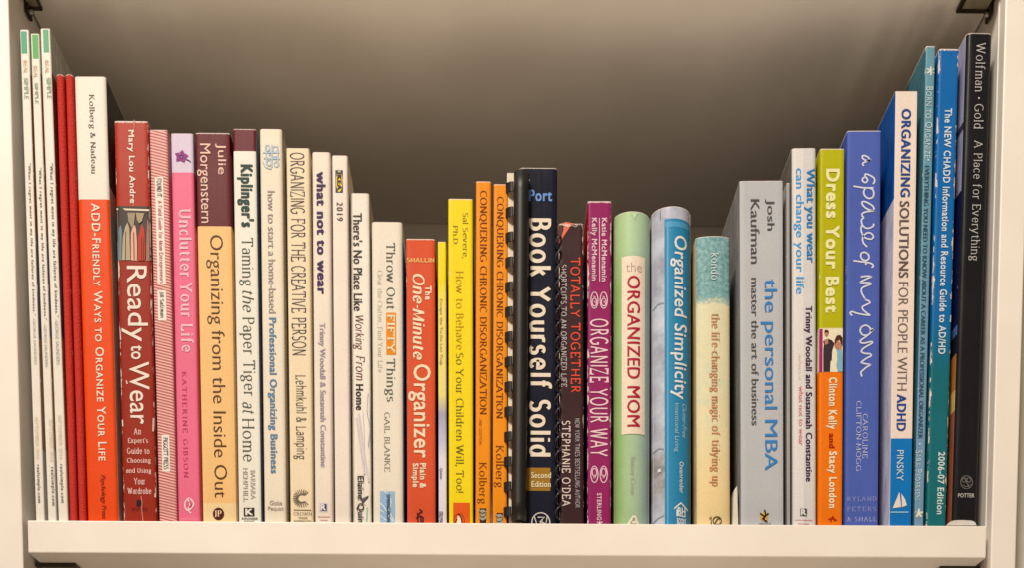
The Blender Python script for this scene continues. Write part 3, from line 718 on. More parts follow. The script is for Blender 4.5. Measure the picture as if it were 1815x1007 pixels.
# --- yellow
b = book('paperback_book', 'yellow paperback with an orange foot block and oval bird emblem', 'book', (793.5, 839), 352, (795, 839.5), bands((None, P(255, 222, 0))), wear=.4)
gy = P(142, 122, 56)
T(b, 'author_lettering', 'Sal Severe,', 818.5, 830.2, 377, 457, 'seriflt', gy); T(b, 'author_lettering', 'Ph.D.', 803, 812, 399.5, 434.5, 'seriflt', gy)
T(b, 'title_lettering', 'How to Behave', 807.8, 822, 480.5, 620.5, 'seriflt', P(204, 160, 24)); T(b, 'title_lettering', 'So Your Children Will, Too!', 806, 822, 627, 874, 'seriflt', P(112, 102, 52))
quad(b, 'orange_foot_block', 795.2, 833, 892, 934, P(240, 98, 14), 1, 4)
S(b, 'publisher_emblem', [loop(813.5, 925, 9.5, 13)], 1.0, P(120, 40, 8), 2)
poly(b, 'publisher_emblem', [[(812, 914), (817, 920), (818.5, 930), (814, 937), (809, 930), (810, 921)]], P(255, 232, 200), 3)
S(b, 'publisher_emblem', [smooth([(812, 913), (817, 919), (819, 930)]), smooth([(810, 921), (807, 928)])], 2.0, P(90, 36, 10), 4)

# --- two orange
og = 'pair of matching orange paperbacks'
for lb, xt, yt, xb, t1, t2, k1, ex, py_, in (
    ('orange paperback beside the yellow book, with a second edition line', (842, 872), 321, (842.5, 869.5), (848.7, 863.3, 337.5, 735.5), None, (845.5, 863, 821, 894), (849, 853.8, 743, 789), 902),
    ('slightly shorter orange paperback beside the comb-bound manual', (874, 902), 326, (872, 899.5), (878.7, 892.7, 348, 742.5), None, (875, 893, 791, 865), None, 910)):
    b = book('paperback_book', lb, 'book', xt, yt, xb, bands((None, P(250, 150, 14))), wear=.3, group=og, left=bands((None, P(214, 112, 10))))
    T(b, 'title_lettering', 'CONQUERING CHRONIC DISORGANIZATION', *t1, 'serif', P(112, 52, 14))
    T(b, 'author_lettering', 'Kolberg', *k1, 'seriflt', P(112, 52, 14))
    if ex: T(b, 'edition_lettering', '2ND EDITION', *ex, 'serifit', P(150, 76, 14))
    xl = xb[0] + .5
    quad(b, 'publisher_emblem', xl, xb[1] - .4, py_, 934, P(52, 44, 38), 1, 3)
    poly(b, 'publisher_emblem', [[(xl + 5, py_ + 4), (xl + 14, py_ + 2), (xl + 20, py_ + 6), (xl + 17, py_ + 12), (xl + 20, py_ + 18), (xl + 12, py_ + 22), (xl + 5, py_ + 17), (xl + 9, py_ + 11)]], P(176, 166, 148), 2)
    S(b, 'publisher_emblem', [smooth([(xl + 6, py_ + 6), (xl + 12, py_ + 9), (xl + 18, py_ + 7)]), smooth([(xl + 7, py_ + 14), (xl + 12, py_ + 16), (xl + 16, py_ + 14)])], 1.4, P(70, 60, 50), 3)

# --- comb-bound manual
BLACKP = plain('black_plastic', P(26, 24, 24), .5, mottling=.3)
b = book('comb_bound_manual', 'manual held by a black plastic comb binding in front of cream pages', 'manual', (900.5, 921), 306, (898.5, 929), bands((None, P(248, 228, 200))), r=.0066, wear=.3, depth=.2, rc=.0004)
pc1 = at(924, 312, .006); pc0 = at(918, 925, .006)
l1 = (local(b, 924, 312)); l0 = (local(b, 919.5, 927))
pts = [(l0[0] + (l1[0] - l0[0]) * i / 20, -.0026, max(.001, l0[1] + (l1[1] - l0[1]) * i / 20)) for i in range(21)]
link('comb_spine', tube_mesh(pts, .0047, 20), BLACKP, b.root)
rings = []
k = 0
yy = 336
while yy < 926:
    cx_, z_ = local(b, 921.5 - (yy - 312) * .0075, yy)
    ring = []
    for i in range(9):
        a = math.radians(200 - i * 14 + 0)
        ring.append((cx_ - .0045 - .0045 * math.sin(math.radians(i * 11)), -.0042 + .0052 * (i / 8) ** 1.4, z_ + .0006 * i / 8))
    V, F = [], []
    hh = .0028
    for (x, y, z) in ring: V += [(x, y, z - hh), (x, y, z + hh), (x + .0006, y + .0006, z + hh), (x + .0006, y + .0006, z - hh)]
    for i in range(8):
        for q in range(4): F.append((4 * i + q, 4 * i + (q + 1) % 4, 4 * i + 4 + (q + 1) % 4, 4 * i + 4 + q))
    F += [(0, 1, 2, 3), (35, 34, 33, 32)]
    link('comb_tooth', mesh_from(V, F), BLACKP, b.root)
    yy += 44.2 / 1.0

# --- book yourself solid
b = book('hardcover_book', 'thick black book with large cream condensed title and gold edition panel', 'book', (919, 989.5), 297, (921, 986.5), bands((None, P(38, 40, 50))), r=.009, wear=.25, rough=.3, rc=.0018, left=bands((None, P(232, 214, 190))))
T(b, 'author_lettering', 'Port', 937.5, 978.5, 335.5, 356.5, 'bold', P(118, 156, 214), horiz=True)
T(b, 'title_lettering', 'Book Yourself Solid', 938, 978.8, 386.4, 810.5, 'condx', P(248, 226, 196))
quad(b, 'gold_panel', 932, 988.3, 830, 871, P(168, 124, 44), 1, 4)
T(b, 'edition_lettering', 'Second', 941.4, 976.5, 838, 849, 'medium', P(252, 226, 176), 3, True)
T(b, 'edition_lettering', 'Edition', 942, 976, 854, 864.8, 'medium', P(252, 226, 176), 3, True)
S(b, 'publisher_emblem', [loop(958.5, 927, 16, 17), [(947, 917), (954, 938), (960, 922), (966, 938), (970, 916)], [(953, 918), (965, 918), (957, 926), (966, 929)]], 1.9, P(226, 212, 196), 2)
poly(b, 'page_corner', [[(933, 317), (938.5, 318), (936, 328), (933, 322)]], P(232, 214, 190), 2)

# --- coil notebook
r_ = .0115
b = book('coil_notebook', 'thin black coil-bound notebook squeezed between two dark books', 'notebook', (987.2, 990.6), 418, (986, 990), bands((None, P(46, 46, 54))), r=r_, wear=0, depth=.17, rc=.0002)
n = 20; pts = []
za = local(b, 988, 425)[1]; zb_ = .004; turns = 20
for i in range(turns * 14 + 1):
    a = 2 * math.pi * i / 14
    pts.append((.0015 * math.cos(a) - .0001, -.0046 + .0026 * math.sin(a), zb_ + (za - zb_) * i / (turns * 14)))
link('wire_coil', tube_mesh(pts, .00062, 6), plain('dark_coil_plastic', P(60, 60, 66), .3, mottling=.2), b.root)

# --- totally together
b = book('hardcover_book', 'dark brown book with torn coral dust jacket corner and red-orange capitals', 'book', (990.5, 1034), 396, (990.5, 1037), bands((None, P(66, 44, 44))), r=.007, wear=.8, right=bands((None, P(52, 44, 62))), rough=.4)
poly(b, 'torn_jacket_corner', [[(990.5, 397), (1003, 393), (1018, 396), (1010, 402), (1002, 414), (994, 426), (990.5, 430)]], P(240, 118, 92), 2)
poly(b, 'torn_jacket_corner', [[(996, 399), (1004, 396), (1014, 399), (1007, 403)]], P(252, 190, 168), 3)
S(b, 'torn_jacket_corner', [smooth([(1012, 398), (1020, 402), (1026, 397), (1031, 399), (1034, 410)])], 1.6, P(176, 158, 150), 3)
T(b, 'title_lettering', 'TOTALLY TOGETHER', 1010.8, 1028.5, 456.5, 697, 'condm', P(240, 86, 62))
T(b, 'subtitle_lettering', 'SHORTCUTS TO AN ORGANIZED LIFE', 993.6, 1004.2, 469, 687, 'condm', P(206, 190, 180))
S(b, 'printed_rule', [[(990.8, 727), (1036, 724)]], 2.4, P(160, 156, 196), 2)
T(b, 'author_lettering', "STEPHANIE O'DEA", 995.5, 1011, 747, 898, 'condm', P(238, 214, 196))
T(b, 'blurb_lettering', 'NEW YORK TIMES BESTSELLING AUTHOR', 1019, 1027.5, 743, 901, 'condm', P(190, 176, 172))
poly(b, 'publisher_emblem', [ell(1011.5, 934, 5.5, 5)], P(226, 72, 56), 2)

# --- magenta
b = book('paperback_book', 'magenta paperback with slim tall white capitals and small shoe drawings', 'book', (1040.5, 1085), 356, (1040.5, 1083.5), bands((None, P(156, 50, 100))), r=.005, wear=1.0, rough=.36, left=bands((None, P(170, 34, 30)), (470, P(70, 38, 60))))
pk = P(246, 200, 206)
T(b, 'author_lettering', 'Katie McMenamin', 1066.5, 1076, 386, 499, 'bold', pk); T(b, 'author_lettering', 'Kelly McMenamin', 1046, 1058.3, 386, 497.5, 'bold', pk)
S(b, 'printed_rule', [[(1062.4, 386), (1062.8, 499)]], 1.3, pk, 2)
for y0, fl_ in ((533, 1), (842, -1)):
    for xc in (1053.5, 1070):
        S(b, 'printed_shoe', [loop(xc, y0, 6.3, 14.5), loop(xc, y0 + 3.5 * fl_, 4, 7)], 1.7, pk, 2)
        S(b, 'printed_shoe', [[(xc - 2, y0 - 7 * fl_), (xc + 2, y0 - 5 * fl_)], [(xc - 2, y0 - 4 * fl_), (xc + 2, y0 - 2 * fl_)], [(xc, y0 + 1), (xc + 2, y0 + 6)]], 1.5, P(236, 180, 190), 3)
T(b, 'title_lettering', 'ORGANIZE YOUR WAY', 1045, 1079, 566, 810, 'condm', P(250, 208, 206))
T(b, 'publisher_lettering', 'STERLING', 1058, 1066.2, 875, 923, 'bold', pk)
S(b, 'publisher_emblem', [[(1058, 932), (1068, 926)], [(1058, 926), (1068, 933)], [(1063, 924), (1063, 935)]], 1.8, pk, 2)

# --- green round-backed
b = book('hardcover_book', 'pale green round-backed book with a cream title panel and red capitals', 'book', (1089, 1155), 374, (1087.5, 1155.5), bands((None, P(180, 210, 150))), pattern='green', r=.004, rnd=.011, wear=.15, rough=.4)
quad(b, 'title_panel', 1102.5, 1144, 453, 770, P(252, 226, 196), 1, 12)
T(b, 'title_lettering', 'the', 1109.5, 1138, 464.5, 481.5, 'light', P(196, 158, 150), 2, True)
T(b, 'title_lettering', 'ORGANIZED MOM', 1111.7, 1135, 488.5, 757.5, 'medium', P(186, 50, 66), 2)
T(b, 'author_lettering', 'Stacey Crew', 1115, 1126, 810, 878, 'light', P(190, 178, 160))
S(b, 'publisher_emblem', [[(1112, 933), (1122, 917), (1126, 917), (1132, 934)], [(1120, 927), (1129, 927)]], 4.2, P(250, 232, 206), 2)
poly(b, 'head_dent', [[(1118, 376.5), (1122, 382), (1125, 388), (1128, 381), (1132, 377)]], P(206, 232, 180), 1)

# --- blue round-backed
b = book('hardcover_book', 'round-backed book with pale grey photo jacket and wide blue title band', 'book', (1157.5, 1229), 365, (1158.5, 1229), bands((None, P(210, 206, 214))), pattern='street', r=.003, rnd=.012, wear=.1, rough=.3)
quad(b, 'blue_title_band', 1178, 1227.5, 387, 934, P(52, 140, 178), 1, 12)
quad(b, 'blue_title_band', 1179, 1226.5, 392, 402, P(84, 162, 196), 2, 10)
S(b, 'printed_rule', [[(1183.5, 402), (1183.5, 930)]], 3, P(92, 170, 204), 2)
T(b, 'title_lettering', 'Organized Simplicity', 1188, 1219, 416.5, 708, 'medium', P(240, 236, 232), 3)
T(b, 'subtitle_lettering', 'Clutter-Free', 1210, 1218, 715, 775, 'ital', P(176, 214, 224), 3); T(b, 'subtitle_lettering', 'Intentional Living', 1194, 1204, 716, 802, 'sans', P(170, 210, 222), 3)
T(b, 'author_lettering', 'Oxenreider', 1204.5, 1212.5, 818.5, 874.5, 'medium', P(226, 232, 232), 3)
S(b, 'publisher_emblem', [[(1195, 903), (1207, 892), (1221, 903)], [(1200, 904), (1200, 915), (1216, 915)]], 2.4, P(240, 238, 232), 3)
T(b, 'publisher_emblem', 'BH', 1201, 1216, 900, 914, 'xbold', P(240, 238, 232), 4, True); T(b, 'publisher_emblem', 'BOOKS', 1200, 1217, 919, 931, 'xbold', P(240, 238, 232), 4, True)
S(b, 'printed_photograph', [[(1171, 369), (1171, 385)], smooth([(1160, 541), (1168, 535), (1177, 536)]), smooth([(1160, 797), (1168, 793), (1177, 796)]), smooth([(1160, 922), (1168, 916), (1177, 914)])], 1.3, P(150, 144, 148), 3)
poly(b, 'printed_photograph', [[(1167, 829), (1172, 829), (1172, 835), (1167, 835)]], P(236, 226, 220), 3)

# --- small watercolour
b = book('hardcover_book', 'small teal and cream watercolour book, shortest at the right of the row', 'book', (1233.5, 1295), 418, (1234.5, 1296.5), bands((None, P(236, 224, 180))), pattern='watercolour', r=.005, rnd=.0035, wear=.25, left=bands((None, P(214, 186, 130))), hard=True)
T(b, 'author_lettering', 'kondo', 1260.5, 1274, 448, 496, 'serif', P(232, 236, 224))
T(b, 'title_lettering', 'the life-changing magic of tidying up', 1256.5, 1276, 557, 862.5, 'serif', P(210, 130, 88))
S(b, 'publisher_emblem', [[(1257, 921), (1260.5, 917), (1260.5, 931)], loop(1271, 924, 7.5, 7), smooth([(1267, 928), (1272, 921), (1276, 921)])], 1.7, P(92, 84, 56))
S(b, 'publisher_emblem', [[(1257, 934), (1280, 934)]], 1.6, P(92, 84, 56), 2)

# --- grey MBA
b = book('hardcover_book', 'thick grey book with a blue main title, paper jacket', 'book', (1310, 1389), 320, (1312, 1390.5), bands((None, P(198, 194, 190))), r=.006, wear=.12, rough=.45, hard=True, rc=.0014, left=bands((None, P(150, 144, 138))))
gk = P(88, 82, 80)
T(b, 'author_lettering', 'Josh', 1355.5, 1372.5, 353, 408, 'sans', gk); T(b, 'author_lettering', 'Kaufman', 1330, 1346, 353, 467, 'sans', gk)
T(b, 'title_lettering', 'the personal MBA', 1347.5, 1377.5, 494.5, 835, 'sans', P(62, 136, 196))
T(b, 'subtitle_lettering', 'master the art of business', 1331, 1344, 492.5, 755, 'sans', gk)
poly(b, 'publisher_emblem', [ell(1354, 917, 7, 8)], P(228, 176, 80), 2)
S(b, 'publisher_emblem', [smooth([(1347, 911), (1355, 916), (1362, 911)]), smooth([(1355, 905), (1357, 914), (1354, 922), (1360, 926)]), [(1351, 922), (1355, 917)]], 2.6, P(44, 36, 36), 3)
T(b, 'publisher_lettering', 'PORTFOLIO', 1346, 1366, 928, 931, 'sans', P(120, 110, 104), horiz=True)

# --- pale grey thin booklet
book('booklet', 'thin plain grey booklet between the thick grey book and the white paperback', 'booklet', (1393.5, 1400.5), 324, (1394.5, 1401.5), bands((None, P(178, 170, 162))), r=.010, wear=.3, depth=.16)

# --- what you wear
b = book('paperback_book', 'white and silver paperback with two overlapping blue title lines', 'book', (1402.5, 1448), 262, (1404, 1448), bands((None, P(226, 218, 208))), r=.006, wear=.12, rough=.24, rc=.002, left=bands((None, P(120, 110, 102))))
quad(b, 'pale_stripe', 1407, 1424, 263, 934, P(240, 228, 214), 1, 4)
T(b, 'title_lettering', 'What you wear', 1424.5, 1444.5, 298, 465, 'medium', P(44, 138, 200), 3); T(b, 'title_lettering', 'can change your life', 1406, 1424.5, 298, 522, 'medium', P(74, 168, 226), 2)
T(b, 'author_lettering', 'Trinny Woodall and Susannah Constantine', 1424, 1439.5, 543.5, 854.5, 'bold', P(84, 54, 84), 2)
T(b, 'credit_lettering', 'authors of', 1415, 1421, 630, 676, 'light', P(250, 206, 176), 2)
T(b, 'credit_lettering', 'what not to wear', 1415.5, 1423.8, 685.5, 791, 'sans', P(232, 128, 128), 2)
quad(b, 'publisher_emblem', 1418, 1430, 903, 916, P(60, 50, 48), 2, 2); T(b, 'publisher_emblem', 'R', 1419, 1429, 904, 915, 'xbold', P(244, 232, 220), 4, True)
S(b, 'publisher_lettering', [[(1409, 923), (1440, 923.5)], [(1414, 929.5), (1434, 929.8)]], 1.4, P(226, 150, 160), 2)

# --- lime and orange
b = book('paperback_book', 'lime green and orange paperback with a printed couple in evening clothes', 'book', (1452.5, 1498.5), 263, (1450, 1493.5), bands((None, P(192, 186, 10)), (583, P(246, 228, 176)), (660.5, P(252, 126, 10))), wear=.35, right=bands((None, P(236, 222, 170))))
T(b, 'title_lettering', 'Dress Your Best', 1464, 1488.5, 298.7, 555.5, 'xbold', P(250, 240, 170))
quad(b, 'magenta_stripe', 1450, 1458, 584, 660.3, P(178, 46, 112), 2, 2)
quad(b, 'printed_photograph', 1458.3, 1493.5, 584, 660.3, P(248, 232, 196), 1, 3)
poly(b, 'printed_couple', [[(1459, 660), (1459, 622), (1460, 612), (1458.7, 606), (1464, 603), (1468, 602), (1474, 604), (1479, 610), (1475, 622), (1474, 640), (1472, 641), (1471, 660)]], P(66, 54, 56), 2)
poly(b, 'printed_couple', [ell(1464.7, 592, 4, 5.4, n=12), [(1461, 603), (1467, 602), (1468, 610), (1462, 613)], [(1478, 608), (1483, 604), (1492, 611), (1491, 620), (1484, 622), (1479, 616)]], P(196, 136, 104), 3)
poly(b, 'printed_couple', [[(1460.5, 591), (1461.5, 586.5), (1466, 586), (1469, 589), (1468, 591), (1463, 590)], [(1480, 612), (1479, 604), (1483, 596), (1489, 595), (1493, 600), (1493, 614), (1490, 610), (1488, 603), (1484, 604)]], P(92, 52, 34), 4)
poly(b, 'printed_couple', [[(1483, 622), (1487, 619), (1492, 620), (1493, 640), (1493, 660), (1485, 660), (1482, 650), (1484, 638)]], P(140, 184, 196), 3)
T(b, 'author_lettering', 'Clinton Kelly', 1464.5, 1484, 670, 762, 'xbold', P(254, 232, 190)); T(b, 'author_lettering', 'and', 1469, 1479.5, 769.5, 795, 'bold', P(184, 44, 20)); T(b, 'author_lettering', 'Stacy London', 1465.5, 1483.5, 801, 902, 'xbold', P(254, 232, 190))
S(b, 'publisher_emblem', [smooth([(1468, 922), (1475, 920), (1483, 924)]), smooth([(1472, 926), (1476, 917), (1479, 925)])], 2.2, P(184, 50, 16), 2)

# --- blue script
b = book('hardcover_book', 'periwinkle blue book with a white handwritten title', 'book', (1501.5, 1562), 231, (1496, 1558), bands((None, P(84, 104, 178))), r=.006, wear=.3, rough=.5, left=bands((None, P(74, 94, 164))))
Q = lambda ox, oy, s, l: smooth([(ox + x / s, oy + y / s) for x, y in l])
A_ = lambda l: Q(1480, 240, 4.2, l)
B_ = lambda l: Q(1480, 440, 4.2, l)
hs = [A_([(258, 190), (252, 168), (228, 152), (206, 150), (204, 168), (226, 184), (250, 186), (262, 180), (236, 192), (206, 206), (212, 226)]),
      A_([(282, 362), (294, 340), (288, 315), (258, 296), (230, 286), (222, 300), (242, 330), (226, 350), (204, 338), (206, 318), (222, 310)]),
      A_([(136, 376), (180, 384), (230, 390), (286, 388)]), A_([(240, 388), (276, 400), (288, 430), (278, 460), (248, 468), (222, 450), (212, 420), (222, 396)]),
      A_([(290, 552), (282, 528), (256, 508), (220, 492), (200, 496), (206, 520), (240, 548), (286, 562), (240, 566), (206, 578), (200, 596), (214, 612)]),
      A_([(214, 612), (196, 630), (204, 670), (240, 692), (282, 676), (286, 656)]), A_([(204, 660), (192, 700), (216, 756), (262, 772), (284, 758), (276, 736), (250, 724), (222, 736), (204, 764), (210, 800), (238, 830)]),
      B_([(196, 36), (190, 60), (206, 86), (236, 90), (252, 70), (244, 44), (218, 30), (196, 36)]), B_([(136, 92), (180, 98), (250, 108), (276, 118), (284, 134), (270, 144)]), B_([(226, 84), (230, 124)]),
      B_([(190, 214), (230, 208), (270, 212), (240, 226), (192, 250), (196, 258), (250, 258), (268, 268), (240, 280), (200, 300), (196, 330), (210, 360), (222, 380)]),
      B_([(222, 386), (250, 396), (258, 410), (232, 424), (204, 440), (206, 460), (230, 482), (262, 504)]), B_([(262, 504), (210, 498), (160, 488), (124, 476), (112, 490), (128, 506)]),
      B_([(196, 590), (186, 620), (206, 650), (244, 650), (266, 624), (256, 594), (226, 578), (196, 590)]), B_([(280, 602), (262, 622), (286, 612), (262, 634)]),
      B_([(262, 634), (230, 662), (198, 684), (186, 702), (212, 712), (268, 700), (274, 712), (232, 736), (202, 758), (196, 776), (222, 788), (262, 790)]),
      B_([(262, 790), (268, 806), (240, 820), (196, 852), (214, 862), (262, 872), (236, 888), (208, 912), (192, 930), (200, 960)])]
S(b, 'title_lettering', hs, 2.9, P(226, 222, 234), 2)
lv_ = P(206, 204, 226)
T(b, 'author_lettering', 'CAROLINE', 1529, 1538, 734.5, 814, 'serif', lv_); T(b, 'author_lettering', 'CLIFTON-MOGG', 1517.8, 1526.8, 712, 836.7, 'serif', lv_)
T(b, 'publisher_lettering', 'RYLAND', 1502, 1553, 881.5, 889.5, 'serifw', P(170, 172, 212), horiz=True); T(b, 'publisher_lettering', 'PETERS', 1502, 1553, 899.5, 907.5, 'serifw', P(170, 172, 212), horiz=True); T(b, 'publisher_lettering', '& SMALL', 1502, 1553, 917.5, 925.5, 'serifw', P(196, 198, 224), horiz=True)

# --- organizing solutions
b = book('paperback_book', 'white paperback with navy capitals and a blue foot block with a sailing boat', 'book', (1585.5, 1627.5), 161, (1576, 1615.5), bands((None, P(250, 226, 204)), (781, P(10, 124, 190))), wear=.1, r=.004,
         left=bands((None, P(14, 88, 160)), (352, P(212, 204, 216))), rc=.0005)
T(b, 'title_lettering', 'ORGANIZING', 1597.5, 1615, 192.5, 348.5, 'bold', P(44, 84, 148)); T(b, 'title_lettering', 'SOLUTIONS', 1594, 1611.7, 356, 492, 'medium', P(108, 92, 88))
T(b, 'title_lettering', 'FOR PEOPLE WITH', 1592.2, 1610, 500, 693, 'light', P(122, 104, 98)); T(b, 'title_lettering', 'ADHD', 1589.5, 1606.2, 700, 765, 'bold', P(36, 78, 150))
T(b, 'author_lettering', 'PINSKY', 1589.5, 1601.7, 799, 853.5, 'sans', P(206, 224, 232))
poly(b, 'sailing_boat_emblem', [[(1594, 873), (1597, 900), (1582, 902)], [(1597.5, 876), (1604, 886), (1607, 897), (1598.5, 900)]], P(244, 226, 206), 2)
S(b, 'publisher_lettering', [[(1578, 909), (1610, 909)]], 2.6, P(150, 196, 220), 2)

# --- born to organize
b = book('paperback_book', 'narrow pale teal paperback with a long line of small capitals', 'book', (1640.5, 1659), 81, (1619.5, 1638), bands((None, P(110, 158, 166)), (500, P(114, 158, 174)), (800, P(124, 158, 182))), interp='LINEAR', wear=.5, left=bands((None, P(72, 122, 132))), r=.006)
lt = P(206, 222, 218)
S(b, 'printed_flower', [[(1649.5 + 7.5 * math.cos(math.radians(a)), 125 + 8 * math.sin(math.radians(a))), (1649.5 - 7.5 * math.cos(math.radians(a)), 125 - 8 * math.sin(math.radians(a)))] for a in (-90, -30, 30)], 3, P(232, 226, 210), 2)
T(b, 'title_lettering', 'Born to Organize', 1641.5, 1654, 153, 279.5, 'capsl', lt)
T(b, 'subtitle_lettering', 'EVERYTHING YOU NEED TO KNOW ABOUT A CAREER AS A PROFESSIONAL ORGANIZER', 1638.6, 1647, 293, 778.5, 'sans', P(58, 96, 112))
poly(b, 'printed_dot', [ell(1645, 283, 1.8, 2, n=10)], lt, 2); poly(b, 'printed_dot', [ell(1630, 788, 1.8, 2, n=10)], lt, 2)
T(b, 'author_lettering', 'Sara Pedersen', 1622.6, 1634.8, 799, 886.5, 'capsl', lt)
S(b, 'printed_flower', [[(1628.5, 911), (1628.5 + 7.5 * math.cos(math.radians(a)), 911 + 8 * math.sin(math.radians(a)))] for a in (-90, -18, 54, 126, 198)], 3.6, P(244, 234, 200), 2)

# --- CHADD
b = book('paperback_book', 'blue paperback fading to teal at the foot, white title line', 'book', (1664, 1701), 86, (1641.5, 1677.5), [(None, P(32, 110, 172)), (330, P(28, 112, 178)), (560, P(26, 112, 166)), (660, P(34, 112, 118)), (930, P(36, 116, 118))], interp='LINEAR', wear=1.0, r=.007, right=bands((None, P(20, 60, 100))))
T(b, 'title_lettering', 'The NEW CHADD Information and Resource Guide to AD/HD', 1674.5, 1687.5, 191.5, 629, 'bold', P(222, 226, 226))
T(b, 'year_lettering', '2006-07 Edition', 1663, 1675, 802, 913, 'bold', P(216, 228, 218))
S(b, 'chipped_edge', [[(1656, 340), (1658, 350)], [(1653, 512), (1652.5, 536)], [(1649, 640), (1648, 655)], [(1645.5, 770), (1644.5, 800)], [(1642.5, 910), (1642.5, 921)], [(1685, 560), (1684, 572)]], 2.2, P(190, 216, 216), 3)

# --- black
b = book('hardcover_book', 'tall black book with silver serif title at the right end of the shelf', 'book', (1713.5, 1760), 58, (1686, 1734), bands((None, P(38, 38, 38))), r=.006, hard=False, wear=.25, rough=.34, rc=.003, depth=.24, lift=.001,
         left=bands((None, P(176, 172, 198)), (215, P(70, 66, 84)), (228, P(170, 168, 196)), (335, P(34, 42, 84)), (575, P(96, 120, 180)), (592, P(44, 40, 52)), (628, P(202, 128, 60)), (690, P(240, 196, 110)), (728, P(176, 104, 72))))
sv = P(206, 196, 184)
T(b, 'title_lettering', 'Wolfman * Gold', 1730.5, 1747.5, 75, 228, 'seriflt', sv); T(b, 'title_lettering', 'A Place for Everything', 1722.5, 1742.5, 248, 462, 'seriflt', sv)
T(b, 'publisher_lettering', 'POTTER', 1698, 1727, 875.5, 883, 'medium', sv, horiz=True)
S(b, 'publisher_emblem', [loop(1713, 856, 10.5, 11.5), loop(1709, 852, 4, 4), loop(1717, 852, 3.4, 4), smooth([(1706, 860), (1712, 864), (1720, 860)]), smooth([(1708, 848), (1714, 858), (1718, 866)])], 1.3, P(120, 112, 104), 2)

# --- slips of white paper
def curled(name, label, pts, y0, y1, t=.0004):
    root = thing(name, label, 'paper', (pts[0][0], y0, pts[0][1]))
    V, F = [], []; n = len(pts); o = Vector(root.location)
    for (x, z) in pts:
        for yy_, dz in ((y0, 0), (y1, 0), (y1, t), (y0, t)): V.append((x - o.x, yy_ - o.y, z + dz - o.z))
    for i in range(n - 1):
        for q in range(4): F.append((4 * i + q, 4 * i + (q + 1) % 4, 4 * i + 4 + (q + 1) % 4, 4 * i + 4 + q))
    F += [(0, 1, 2, 3), (4 * n - 1, 4 * n - 2, 4 * n - 3, 4 * n - 4)]
    link('sheet', mesh_from(V, F), plain('white_paper', P(236, 222, 204), .7), root)
def fill_slip(name, label, poly_px, y, th, c):
    ps = [at(px, py, y) for px, py in poly_px]; o = ps[0]
    root = thing(name, label, 'paper', (o.x, y, 0)); n = len(ps)
    V = [(p.x - o.x, dy, max(.0002, p.z)) for dy in (0, th) for p in ps]
    F = [tuple(range(n)), tuple(range(2 * n - 1, n - 1, -1))] + [(i, n + i, n + (i + 1) % n, (i + 1) % n) for i in range(n)]
    link('sheet', mesh_from(V, F), plain('white_paper', c, .7), root)
fill_slip('paper_slip', 'curled white paper slip lying at the foot of the tall black book', smooth([(1677, 932), (1686, 925), (1697, 923), (1712, 923), (1726, 925), (1731, 932)], 5), .0035, .0006, P(228, 214, 198))
fill_slip('paper_slip', 'narrow white paper corner standing beside the thick grey book', [(1298.5, 932), (1300, 884), (1302, 868), (1306.5, 862), (1308.5, 932)], .009, .02, P(236, 222, 196))

# ------------------------------------------------------------------ the bookcase
case = thing('bookcase', 'white bookcase bay holding the row of books', 'bookcase', (0, 0, -T_SH))
def part(name, me, mat=FOIL, lab=None):
    me.transform(Matrix.Translation((0, 0, T_SH))); o = link(name, me, mat, case)
    if lab: o['label'] = lab
    return o
ZB, ZT = -.62, .80
part('shelf', box_mesh(-W_SH, W_SH, 0, D_IN - .0015, -T_SH, 0, .0007))
part('shelf', box_mesh(-W_IN + .0012, W_IN - .0012, .0, D_IN - .0015, H_UP, H_UP + T_SH, .0007))
part('side_panel', box_mesh(-W_IN - .030, -W_IN, 0, D_IN + .008, ZB, ZT, .0008))
part('side_panel', box_mesh(W_IN, W_IN + .0157, 0, D_IN + .008, ZB, ZT, .0008))
part('back_panel', box_mesh(-W_IN, W_IN, D_IN, D_IN + .004, ZB, ZT))
for s in (-1,):
    pass
EB = plain('edge_band_plastic', (0.66, .655, .64, 1), .4, mottling=.05)
part('edge_band', box_mesh(W_IN - .0006, W_IN + .0002, .0095, .0112, ZB, ZT, .0001), EB)
METAL = plain('dark_bronze_metal', (.07, .052, .035, 1), .35, .7, .3)
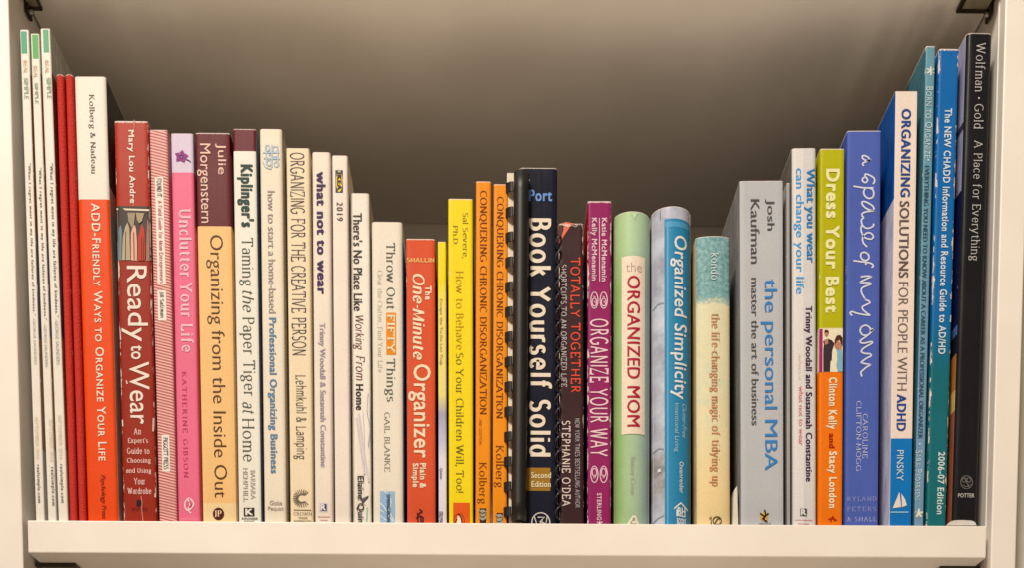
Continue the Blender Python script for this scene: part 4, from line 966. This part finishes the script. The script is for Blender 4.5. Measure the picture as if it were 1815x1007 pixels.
PLAST = plain('olive_plastic', (.28, .25, .17, 1), .4, 0, .2)
def pin(sx, zz, y0, wid, dep_):
    x1 = sx * (W_IN - .0004); x0 = sx * (W_IN - wid)
    zt_ = zz - .0002
    me = box_mesh(min(x0, x1), max(x0, x1), y0, y0 + dep_, zt_ - .0022, zt_, .0005)
    p = part('shelf_bracket', me, METAL)
    def sub(nm, m2, mt):
        m2.transform(Matrix.Translation((0, 0, T_SH))); o = link(nm, m2, mt, p); return o
    xi0, xi1 = sorted((x0 + (x1 - x0) * .12, x1 - (x1 - x0) * .12))
    sub('pad', box_mesh(xi0, xi1, y0 + .002, y0 + dep_ - .005, zt_ - .0027, zt_ - .0021, .0003), PLAST)
    # tab against the side panel with its pin
    xa, xb2 = sorted((sx * (W_IN - .0004), sx * (W_IN - .0026)))
    sub('tab', box_mesh(xa, xb2, y0 + dep_ * .55, y0 + dep_, zt_ - .0085, zt_ - .002, .0006), METAL)
    sub('pin', tube_mesh([(sx * (W_IN - .0004), y0 + dep_ * .75, zt_ - .006), (sx * (W_IN - .0045), y0 + dep_ * .75, zt_ - .006)], .0016, 12), plain('steel_pin', (.45, .42, .38, 1), .3, .8, .1))
pr = at_z(1730, 17, H_UP)
pl_ = at_z(40, 12, H_UP)
pin(1, H_UP, pr.y - .02, .021, .02)
pin(-1, H_UP, pl_.y - .02, .009, .02)
for sx, px_, py_ in ((-1, 95, 998), (1, 1705, 1004)):
    q = at_z(px_, py_, -T_SH)
    pin(sx, -T_SH, q.y, .026, .022)

# ------------------------------------------------------------------ wall beside the bookcase
wl = link('wall', box_mesh(-2.5, 2.5, D_IN + .06, D_IN + .16, -1.4, 1.5), plain('painted_wall', P(206, 190, 166), .85, mottling=.06, scale=60, bumpd=.0004)); wl['kind'] = 'structure'
w2 = link('forward_wall', box_mesh(W_IN + .0172, 2.5, .03, D_IN + .06, -1.4, 1.5), plain('painted_wall', P(240, 228, 204), .85, mottling=.06, scale=60, bumpd=.0004)); w2['kind'] = 'structure'  # wall brought forward so the strip beside the panel stays out of shadow
